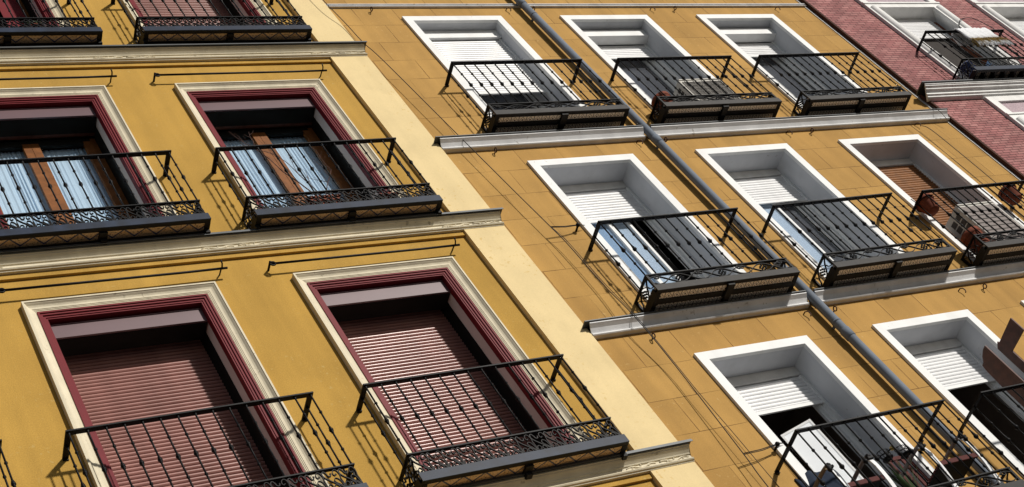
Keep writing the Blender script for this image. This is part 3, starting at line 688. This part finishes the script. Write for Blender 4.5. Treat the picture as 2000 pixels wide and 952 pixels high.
LB = [(1.365, 8.03, 'black iron balcony at the lower left edge with only its right corner in view'),
      (3.694, 8.03, 'black iron balcony before the red shutter nearest the bottom left, its floor cut off below'),
      (6.006, 8.03, 'black iron balcony before the red shutter beside the pale pilaster at the bottom'),
      (1.365, 11.42, None),
      (3.694, 11.42, 'black iron balcony before curtained brown doors, running off the left edge'),
      (6.008, 11.42, 'black iron balcony before curtained brown doors with bare twigs inside'),
      (3.71, 14.715, 'black iron balcony in the top left corner before an open window'),
      (6.03, 14.715, 'black iron balcony at the top edge before a red shutter')]
for cx, z, lab in LB:
    if lab: balcony('left', cx, z, 0.26, 1.09, 0.295, 0.085, 0.925, lab, GL)
for cx, z, dep, Ht, zl, lab in [
    (9.18, 12.805, 0.285, 1.088, 0.215, 'dark iron balcony left of the downpipe before a mostly lowered white shutter, top row'),
    (11.467, 12.805, 0.285, 1.088, 0.215, 'dark iron balcony holding an air conditioner and one terracotta pot by a grey door'),
    (13.70, 12.805, 0.285, 1.088, 0.215, 'empty dark iron balcony beside the rose brick house, top row'),
    (9.217, 9.687, 0.33, 1.095, 0.238, 'dark iron balcony left of the downpipe before bright reflecting door glass, middle row'),
    (11.483, 9.687, 0.33, 1.095, 0.238, 'empty dark iron balcony just right of the downpipe, middle row'),
    (13.72, 9.687, 0.33, 1.095, 0.238, 'dark iron balcony with terracotta pots before the brown wooden shutter'),
    (9.18, 6.53, 0.47, 1.09, 0.235, 'deep dark iron balcony with white framed chairs and a spiky plant'),
    (11.44, 6.53, 0.47, 1.09, 0.235, 'dark iron balcony with brown wooden boards, cut off by the lower right edge')]:
    balcony('right', cx, z, dep, Ht, zl, 0.080, 0.862, lab, GR)
# balcony of the brick house: plain bars, barred underside
def brick_balcony():
    hw, dep, zf, zl, Ht = 0.80, 0.305, 0.085, 0.31, 1.075
    o = thing('balcony', 'black iron balcony of the brick house with a ribbed underside', 'balcony', (17.01, YB, 13.235))
    tr = MB().box(-hw - .022, hw + .022, -dep - .022, -dep + .022, Ht - .014, Ht).box(-hw - .022, -hw + .022, -dep + .0221, -.002, Ht - .014, Ht).box(hw - .022, hw + .022, -dep + .0221, -.002, Ht - .014, Ht)
    tr.build('top_rail', iron, o)
    lr = MB().box(-hw - .016, hw + .016, -dep - .016, -dep + .016, zl - .012, zl).box(-hw - .016, -hw + .016, -dep + .0161, -.002, zl - .012, zl).box(hw - .016, hw + .016, -dep + .0161, -.002, zl - .012, zl)
    lr.build('lower_rail', iron, o)
    me = bal_mesh('right', Ht - .014 - zl, ('right', 'brick'))
    for i in range(13): link('baluster', me, o, (-hw + 2 * hw * i / 12, -dep, zl))
    for s in (-1, 1): link('baluster', me, o, (s * hw, -dep * .5, zl))
    sp = MB()
    for i in range(8):
        u = -hw + .2 * i
        for a, b in ((u, u + .1), (u + .2, u + .1)): sp.ribbon([(a, zf), (b, zl - .012)], .008, .012, 'xz', -dep)
        sp.ribbon([(u + .06, zf + .05), (u + .1, zf + .10), (u + .14, zf + .05), (u + .1, zf + .01), (u + .06, zf + .05)], .006, .01, 'xz', -dep + .01)
    sp.build('scroll_panel', iron, o)
    for s in (-1, 1):
        sd = scroll_left(MB(), -dep, -.01, zf, zl - .012 - zf, 'yz', s * hw, 2); sd.build('scroll_panel', iron, o)
    MB().box(-hw - .018, hw + .018, -dep - .018, -dep - .006, 0, zf).build('fascia', iron_sky_blue, o)
    fr = MB().box(-hw - .018, hw + .018, -dep - .0059, -dep + .03, .0005, .012)
    for i in range(9):
        x = -hw + .2 * i; fr.box(x - .02, x + .02, -dep + .0301, -.002, -.002, .06)
    fr.build('floor_frame', iron_dark, o)
    MB().box(-hw + .0, hw, -dep + .0302, -.003, .0605, .07).build('tile_soffit', tile_f, o, lambda co, n: (co.x + 4, co.y + 4))
brick_balcony()

# ------------------------------------------------------------------ downpipe
dp = thing('downpipe', 'long grey downpipe running down between the white framed doors of the ochre house', 'downpipe', (10.295, -0.085, 0.13))
MB().lathe([(0.047, 0), (0.047, 6.2), (0.047, 12.4), (0.047, TOPH - 0.2)], 20).build('pipe', pipe_m, dp)
for z in (3.0, 5.9, 9.05, 12.28, 15.2):
    MB().lathe([(0.050, -.012), (0.051, 0), (0.050, .012)], 16, (0, 0, z)).box(-.012, .012, 0.047, .083, z - .01, z + .01).build('bracket', pipe_m, dp)
for z in (9.0, 12.45, 15.65): MB().lathe([(0.0475, -.06), (0.053, -.055), (0.053, .055), (0.0475, .06)], 20, (0, 0, z - .13)).build('collar', pipe_m, dp)

# ------------------------------------------------------------------ awning rods over the left windows
def rod(cx, z, label):
    o = thing('awning_rod', label, 'awning rod', (cx, 0, z), 'iron awning rods over the red framed windows')
    x0, x1 = -.955, .945
    MB().tube([(x0, -.085, .0), (x0 + .6, -.088, -.006), (x1 - .4, -.084, -.004), (x1, -.085, .0)], .011, 7).build('bar', iron, o)
    e = MB().tube([(x0 - .004, 0, .015), (x0 - .004, -.10, .015)], .011, 7)
    ring = [(x0 + .018 + .024 * math.cos(q), -.085, .0 + .024 * math.sin(q)) for q in [2 * math.pi * k / 12 for k in range(13)]]
    e.tube(ring, .008, 6); e.build('eyelet', iron, o)
    MB().tube([(x1 - .05, 0.0, .018), (x1 - .05, -.06, .012), (x1 - .05, -.10, -.002), (x1 - .047, -.125, .015), (x1 - .055, -.15, .035)], .0075, 6).build('hook', iron, o)
rod(3.70, 10.962, 'iron rod over the red shutter window nearest the bottom left'); rod(6.0, 10.958, 'iron rod over the red shutter window beside the pale pilaster')
rod(3.70, 14.15, 'iron rod over the curtained window at the left edge'); rod(6.0, 14.15, 'iron rod over the curtained window beside the pale pilaster')

# ------------------------------------------------------------------ awning hooks under the white bands
ring_mb = MB().tube([(.0, -.045 - .024 * math.cos(q), .024 * math.sin(q)) for q in [2 * math.pi * k / 12 for k in range(13)]], .0065, 6).tube([(0, 0.01, 0), (0, -.022, 0)], .007, 6)
jay_mb = MB().tube([(-.03, .0, .03), (-.02, -.03, .034), (.0, -.045, .02), (.008, -.045, -.01), (.0, -.040, -.035), (-.010, -.035, -.042)], .0065, 6)
ring_me = ring_mb.mesh('awning_ring', rust); jay_me = jay_mb.mesh('awning_hook', rust)
HK = {15.58: ('under the top white band', ((8.15, 0), (10.09, 1), (10.45, 0), (12.37, 1), (12.73, 0), (14.60, 1))),
      12.52: ('under the middle white band', ((8.21, 0), (10.13, 1), (10.48, 0), (12.38, 1), (12.73, 0), (14.59, 1))),
      9.41: ('under the lowest white band', ((8.21, 0), (10.14, 1), (10.49, 0), (12.37, 1), (12.70, 0)))}
WHERE = {8: 'above the door column left of the downpipe', 10: 'close to the downpipe', 12: 'between the two door columns right of the downpipe', 14: 'close to the brick house'}
for z, (row, its) in HK.items():
    for x, t in its:
        o = link('awning_hook' if t else 'awning_ring', jay_me if t else ring_me, None, (x, 0, z))
        tag(o, ('rusty hook ' if t else 'rusty ring ') + row + ', ' + WHERE[int(x) // 2 * 2], 'hook' if t else 'ring', 'awning hooks and rings under the white bands')

# ------------------------------------------------------------------ cables
def cable(pts, r, name, label, y=None):
    P = smooth_pts([Vector(p) for p in pts], 6)
    return tag(MB().tube(P, r, 6).build(name, cable_m), label, 'cable')
cable([(7.44, -.13, 16.6), (7.509, -0.145, 15.623), (7.604, -0.1, 15.157), (7.631, -0.1, 14.71), (7.694, -0.1, 14.332), (7.834, -0.1, 13.001), (7.964, -0.1, 11.747), (8.035, -0.1, 11.106), (8.067, -0.1, 10.764), (8.08, -0.1, 10.15), (8.078, -0.145, 9.595), (8.118, -0.1, 8.941), (8.057, -0.1, 7.81), (8.028, -0.1, 7.417), (7.98, -.1, 6.0)], .0048, 'cable', 'black cable sagging down the ochre wall beside the pale pilaster')
cable([(8.04, -0.1, 11.08), (8.055, -0.1, 11.02), (8.089, -0.1, 10.79), (8.105, -0.1, 10.157), (8.096, -0.145, 9.591), (8.134, -0.1, 8.956), (8.123, -0.1, 8.554), (8.128, -0.1, 7.99), (8.127, -0.1, 7.544), (8.13, -.1, 6.0)], .0032, 'cable', 'second black cable starting at the tie beside the middle door')
def tie(x0, z0, x1, z1, label):
    o = thing('cable_tie', label, 'cable tie', (x1, 0, z1), 'cable ties of the ochre wall')
    w = MB().tube([(x0 - x1, -.10, z0 - z1), ((x0 - x1) * .5, -.085, (z0 - z1) * .5 - .01), (0, -.07, 0)], .0045, 5).tube([(x0 - x1, -.10, z0 - z1 - .012), ((x0 - x1) * .5, -.085, (z0 - z1) * .5 - .024), (0, -.07, -.008)], .004, 5)
    w.tube([(0, -.07, 0), (.05, -.055, .01), (.10, -.045, .012), (.05, -.05, .022)], .004, 5); w.build('wire', cable_m, o)
    MB().tube([(0, .0, -.01), (0, -.07, -.006)], .012, 6).ball((0, -.07, -.004), .024, 8).build('insulator', iron, o)
tie(8.041, 11.08, 8.39, 11.105, 'black insulator tying the cable beside the middle door with half lit shutter')
tie(8.058, 7.81, 8.49, 7.86, 'black insulator tying the cables beside the lowest door with chairs')
cable([(14.56, -.06, 12.45), (14.58, -.09, 12.30), (14.57, -.10, 11.7), (14.56, -.10, 11.06), (14.57, -.08, 9.8)], .0045, 'cable', 'thin black cable down the ochre wall beside the brick house')
cable([(14.40, -.05, 12.5), (14.43, -.05, 11.6), (14.41, -.05, 10.0)], .003, 'cable', 'hair thin wire left of the cable beside the brick house')
cable([(14.70, -.29, 12.84), (14.80, -.22, 12.80), (14.95, -.16, 12.73), (15.02, -.14, 12.62), (15.05, -.10, 12.5)], .0035, 'cable', 'short wire curling over the middle white band near the brick house')
cable([(17.60, .02, 14.75), (17.66, -.13, 14.95), (17.80, -.16, 15.02), (17.93, -.20, 14.95), (17.75, -.33, 14.42), (17.60, -.36, 14.32)], .006, 'cable', 'looping black cable above the fleece on the brick house balcony')

# ------------------------------------------------------------------ air conditioners
def air_con(x0, x1, y0, y1, z0, z1, nx, nz_, label, lattice=True):
    o = thing('air_conditioner', label, 'air conditioner', ((x0 + x1) / 2, (y0 + y1) / 2, z0), 'air conditioners standing on the ochre house balconies')
    hx, hy, h = (x1 - x0) / 2, (y1 - y0) / 2, z1 - z0
    me = MB().box(-hx, hx, -hy, hy, 0, h)
    ob = me.build('casing', ac_white, o); bv = ob.modifiers.new('bevel', 'BEVEL'); bv.width = .014; bv.segments = 3
    MB().box(-hx + .02, hx - .02, -hy - .006, hy + .01, h + .0005, h + .02).build('lid', ac_white, o)
    if lattice:
        MB().box(-hx + .03, hx - .03, -hy - .003, -hy - .0005, .03, h - .05).build('front_grille', ac_dark, o)
        lt = MB()
        for i in range(nz_ + 1): lt.box(-hx + .03, hx - .03, -hy - .009, -hy - .0035, .03 + (h - .08) * i / nz_ - .0013, .03 + (h - .08) * i / nz_ + .0013)
        for i in range(nx + 1): lt.box(-hx + .03 + (2 * hx - .06) * i / nx - .0013, -hx + .03 + (2 * hx - .06) * i / nx + .0013, -hy - .013, -hy - .0095, .03, h - .05)
        lt.build('grille_bars', ac_white, o)
    else:
        lt = MB()
        for i in range(9): lt.box(-hx + .04, hx - .05, -hy - .004, -hy - .0005, .05 + i * (h - .12) / 9, .05 + i * (h - .12) / 9 + .012)
        lt.build('front_louvres', ac_dark, o); MB().box(-hx + .03, hx - .03, -hy - .0004, -hy + .02, .03, h - .03).build('front_panel', arm_brown, o)  # front panel darkened, putting the shade on it into its colour
    sv = MB()
    for r in range(7):
        for c in range(2):
            y = -hy + .05 + c * (hy * 2 - .10) * .5; z = .06 + r * (h - .12) / 7
            sv.box(-hx - .004, -hx - .0005, y + .012, y + (hy * 2 - .10) * .5 - .012, z + .010, z + (h - .12) / 7 - .008)
    sv.build('side_vents', ac_dark, o)
    MB().box(-hx + .03, -hx + .07, -hy + .02, hy - .02, -.022, -.0005).box(hx - .07, hx - .03, -hy + .02, hy - .02, -.022, -.0005).build('feet', iron, o)
air_con(11.27, 11.93, -.205, .06, 12.91, 13.50, 7, 7, 'boxy white air conditioner with a dark lattice grille on the top row balcony')
air_con(13.20, 13.84, -.27, .03, 9.79, 10.53, 7, 7, 'white air conditioner with square side vents before the brown wooden shutter', False)

# ------------------------------------------------------------------ pots and plants
def pot(x, y, z, r, h, label, group='terracotta pots on the ochre house balconies', hanger=None):
    o = thing('flower_pot', label, 'flower pot', (x, y, z), group)
    MB().lathe([(r * .62, 0), (r * .68, .01), (r * .93, h * .78), (r * .95, h * .79), (r, h * .80), (r, h), (r * .90, h), (r * .86, h * .85)], 18).build('body', terra, o)
    if hanger:
        MB().tube([(r * 1.02 * math.cos(q), r * 1.02 * math.sin(q), h * .77) for q in [2 * math.pi * k / 16 for k in range(17)]], .005, 5).tube([(hanger * r, 0, h * .77), (hanger * r * 1.15, 0, h + .06)], .005, 5).build('hanger', iron, o)
    return o
pot(10.79, -.16, 12.892, .125, .27, 'round terracotta pot beside the lattice fronted air conditioner')
pot(12.97, -.17, 10.60, .118, .20, 'terracotta pot hung at the left rail end before the wooden shutter', hanger=-1)
pot(14.37, -.20, 10.60, .118, .20, 'terracotta pot hung at the right rail end beside the brick house', hanger=1)
pot(13.02, -.21, 9.772, .125, .31, 'terracotta pot standing on the floor before the wooden shutter')
def trough(x, y, z, w, d, h, label):
    o = thing('planter', label, 'planter', (x, y, z), 'terracotta planters behind the twig balcony')
    b = [(-w/2 + .015, -d/2 + .012), (w/2 - .015, -d/2 + .012), (w/2 - .015, d/2 - .012), (-w/2 + .015, d/2 - .012)]
    MB().prism(b, 'z', 0, h - .03).box(-w/2, w/2, -d/2, d/2, h - .0295, h).build('body', terra, o)
    return o
trough(5.86, -.13, 11.507, .34, .14, .24, 'long terracotta planter under the bare twigs'); trough(6.52, -.13, 11.507, .20, .14, .20, 'short terracotta planter beside the twigs, near the right jamb')
def twigs(x, y, z):
    rnd = random.Random(11); mb = MB()
    def grow(p, d, L, r, lev):
        pts = [p]; n = 5
        for i in range(n):
            d = (d + Vector((rnd.uniform(-.18, .18), rnd.uniform(-.10, .10), rnd.uniform(-.04, .14)))).normalized(); pts.append(pts[-1] + d * L / n)
        mb.tube(pts, [r * (1 - .6 * i / n) for i in range(n + 1)], 5)
        if lev:
            for k in range(3):
                q = pts[rnd.randint(2, n)]; grow(q, (d + Vector((rnd.uniform(-.8, .8), rnd.uniform(-.3, .3), rnd.uniform(-.2, .6)))).normalized(), L * rnd.uniform(.3, .5), r * .5, lev - 1)
    grow(Vector((0, 0, 0)), Vector((-.25, .1, 1)), 1.15, .008, 2); grow(Vector((.04, 0, 0)), Vector((-.05, .05, 1)), 1.0, .007, 2); grow(Vector((.02, .02, 0)), Vector((.28, .1, 1)), .9, .006, 2)
    o = mb.build('shrub', twig_m); o.location = (x, y, z); tag(o, 'leafless brown shrub rising behind the balcony of the curtained doors', 'shrub')
twigs(5.90, -.12, 11.70)
def spiky(x, y, z, n, L, label, name='potted_plant', seed=3):
    rnd = random.Random(seed); o = thing(name, label, 'plant', (x, y, z)); mb = MB()
    for i in range(n):
        a = rnd.uniform(0, 6.28); l = L * rnd.uniform(.6, 1.1); sp = rnd.uniform(.15, .75); w = rnd.uniform(.006, .012)
        pts = [Vector((math.cos(a) * sp * l * t * .8, math.sin(a) * sp * l * t * .45, .17 + l * (t - .55 * sp * t * t))) for t in [k / 6 for k in range(7)]]
        t_ = Vector((-math.sin(a), math.cos(a), 0)); vs = []
        for k, p in enumerate(pts):
            ww = w * (1 - (k / 6) ** 2) + .0008; vs += [p - t_ * ww, p + t_ * ww]
        mb.add(vs, [(2*k, 2*k+1, 2*k+3, 2*k+2) for k in range(6)], True)
    mb.build('leaves', leaf_m, o)
    MB().lathe([(.06, 0), (.085, .16), (.092, .16), (.092, .18), (.08, .18)], 14).build('pot', terra, o)
spiky(9.16, -.27, 6.61, 46, .55, 'spiky green plant between the white framed chairs')
spiky(4.05, -.14, 14.80, 50, .30, 'small dark bushy plant in the top left balcony', seed=8)

# ------------------------------------------------------------------ armchairs, baskets and boards on the lowest balconies
def chair(x0, x1, yf, z, label):
    o = thing('garden_chair', label, 'chair', ((x0 + x1) / 2, yf, z), 'white framed garden chairs on the lowest balcony')
    hx = (x1 - x0) / 2
    for s in (-1, 1):
        path = smooth_pts([(s * hx, .02, .645), (s * hx, -.005, .60), (s * hx, -.012, .50), (s * hx * 1.0, .0, .34), (s * hx, .03, .18), (s * hx, .05, 0.0)], 4)
        lg = MB(); vs = []
        for i, p in enumerate(path):
            for dx, dy in ((-.021, -.007), (.021, -.007), (.021, .007), (-.021, .007)): vs.append((p[0] + dx, p[1] + dy, p[2]))
        lg.add(vs, [(i*4+k, i*4+(k+1)%4, (i+1)*4+(k+1)%4, (i+1)*4+k) for i in range(len(path) - 1) for k in range(4)] + [(0, 3, 2, 1), tuple(len(vs) - 4 + k for k in range(4))])
        lg.build('leg', tube_white, o)
        MB().tube([(s * hx, .40, .66), (s * hx, .42, .3), (s * hx, .44, 0)], .014, 8).build('leg', tube_white, o)
        MB().tube(smooth_pts([(s * hx, -.01, .655), (s * hx, .12, .668), (s * hx, .40, .66)], 4), .019, 8).build('armrest', arm_brown, o)
        MB().ball((s * hx, -.006, .648), .026, 8).box(s * hx - .03, s * hx + .03, -.028, .0, .615, .635).build('clamp', iron, o)
    st = MB()
    for i in range(9): st.box(-hx + .03, hx - .03, .012 + i * .044, .012 + i * .044 + .034, .415, .437)
    st.box(-hx + .022, hx - .022, -.004, .0115, .395, .440); st.build('seat', seat_red, o)
    MB().box(-hx + .03, hx - .03, .013, .40, .405, .4135).build('seat_board', guide_shade_dark, o)  # black board added to darken the underside of the seat
    bk = MB()
    for i in range(6): bk.box(-hx + .03 + i * (2 * hx - .09) / 5.2, -hx + .065 + i * (2 * hx - .09) / 5.2, .405, .42, .47, .86)
    bk.box(-hx + .02, hx - .02, .40, .425, .8605, .90); bk.build('backrest', seat_red, o)
chair(9.485, 9.985, -.40, 6.605, 'white framed red garden chair nearest the downpipe'); chair(8.41, 8.86, -.40, 6.605, 'white framed red garden chair below the dark draped cloth')
def cloth():
    mb = MB(); rnd = random.Random(4); n, m_ = 10, 8; vs = []
    for j in range(m_ + 1):
        for i in range(n + 1):
            u, v = i / n, j / m_
            vs.append((-.20 + .40 * u, .0 - .05 * v + .02 * math.sin(u * 12 + v * 2), -.34 * v + .03 * math.sin(u * 3.1) - .012 * math.sin(u * 9)))
    mb.add(vs, [(j*(n+1)+i, j*(n+1)+i+1, (j+1)*(n+1)+i+1, (j+1)*(n+1)+i) for j in range(m_) for i in range(n)], True)
    o = mb.build('cloth', navy); o.location = (8.63, -.02, 7.50); sm = o.modifiers.new('s', 'SOLIDIFY'); sm.thickness = .012
    tag(o, 'navy cloth draped over the chair back before the white open leaf', 'cloth')
cloth()
def baskets():
    o = thing('basket_holder', 'pair of small black wire baskets with a brass centre hung behind the balusters', 'basket', (9.12, -.425, 7.22))
    for s in (-1, 1):
        b = MB(); cx = s * .105
        for z, r in ((0.03, .062), (-.01, .058), (-.05, .048)): b.tube([(cx + r * math.cos(q), r * .6 * math.sin(q), z) for q in [2 * math.pi * k / 14 for k in range(15)]], .004, 5)
        for k in range(10):
            q = 2 * math.pi * k / 10; b.tube([(cx + .062 * math.cos(q), .037 * math.sin(q), .03), (cx + .048 * math.cos(q), .029 * math.sin(q), -.05)], .003, 4)
        b.lathe([(.050, -.052), (.052, -.044)], 12, (cx, 0, 0)); b.build('basket', iron, o)
    MB().tube([(-.05, 0, .02), (-.02, -.02, .03), (.02, -.02, .03), (.05, 0, .02)], .008, 6).build('bar', iron, o)
    MB().ball((0, -.022, .032), .022, 9).tube([(-.022, -.022, .02), (0, -.028, .05), (.022, -.022, .03)], .006, 6).build('ornament', brass, o)
baskets()
def board(x, poly, label):
    o = MB().prism(poly, 'x', x, x + .022).build('wooden_board', wood_dark); bv = o.modifiers.new('b', 'BEVEL'); bv.width = .002
    tag(o, label, 'board', 'brown boards on the lowest right balcony')
board(11.90, [(-.45, 8.50), (-.15, 8.475), (-.145, 8.50), (-.085, 8.455), (-.085, 6.62), (-.18, 6.62), (-.18, 8.308), (-.45, 8.312)], 'L shaped dark brown board jutting out high beside the white door surround')
board(11.22, [(-.45, 8.20), (-.40, 8.195), (-.34, 8.165), (-.30, 8.125), (-.267, 8.12), (-.255, 8.06), (-.245, 7.82), (-.245, 6.62), (-.45, 6.62)], 'upright reddish brown board with a scalloped top behind the lowest right rail')

# ------------------------------------------------------------------ fleece and things on the brick house balcony
def fleece_rug():
    rnd = random.Random(5); o = thing('fleece', 'speckled white fleece folded over the brick house balcony rail with a straw fringe', 'fleece', (17.11, -.355, 14.30))
    prof = [(.12, -.20), (.10, -.05), (.06, .02), (0, .036), (-.045, .02), (-.055, -.08), (-.058, -.18), (-.06, -.29)]
    n = 22; vs = []
    for i in range(n + 1):
        x = -.32 + .64 * i / n
        for j, (y, z) in enumerate(prof): vs.append((x + rnd.uniform(-.006, .006), y + rnd.uniform(-.008, .008), z + rnd.uniform(-.008, .008) - (.03 * (1 - i / n) if j > 5 else 0)))
    k = len(prof); mb = MB().add(vs, [(i*k+j, i*k+j+1, (i+1)*k+j+1, (i+1)*k+j) for i in range(n) for j in range(k - 1)], True)
    ob = mb.build('sheet', fleece, o); s = ob.modifiers.new('s', 'SOLIDIFY'); s.thickness = .022
    fr = MB()
    for i in range(420):
        x = rnd.uniform(-.33, .33); z = -.29 - .03 * (.5 - x) + rnd.uniform(-.01, .03); L = rnd.uniform(.06, .20)
        dx, dy = rnd.uniform(-.07, .07), rnd.uniform(-.05, .05)
        fr.tube([(x, -.055 + dy * .2, z), (x + dx * .5, -.06 + dy * .7, z - L * .5), (x + dx, -.058 + dy, z - L)], .0022, 3, False)
    fr.build('fringe', straw, o)
    tf = MB()
    for i in range(260):
        x = rnd.uniform(-.30, .34); z = -.40 + rnd.uniform(-.02, .03); L = rnd.uniform(.05, .13); dx = rnd.uniform(-.05, .05)
        tf.tube([(x, -.075, z), (x + dx * .5, -.082, z - L * .5), (x + dx, -.075, z - L)], .0028, 3, False)
    tf.build('tassels', fleece, o)
fleece_rug()
def bucket(x, y, z, r, h, label):
    o = thing('bucket', label, 'bucket', (x, y, z))
    MB().lathe([(r * .8, 0), (r, h), (r * 1.06, h), (r * 1.06, h + .015), (r * .95, h + .015), (r * .78, .02)], 16).build('body', blue_plastic, o)
    MB().tube([(r * math.cos(q), 0, h + .01 + r * .8 * math.sin(q)) for q in [math.pi * k / 10 for k in range(11)]], .004, 5).build('handle', tube_white, o)
bucket(16.42, -.20, 13.32, .10, .26, 'blue bucket behind the left corner of the brick house balcony')
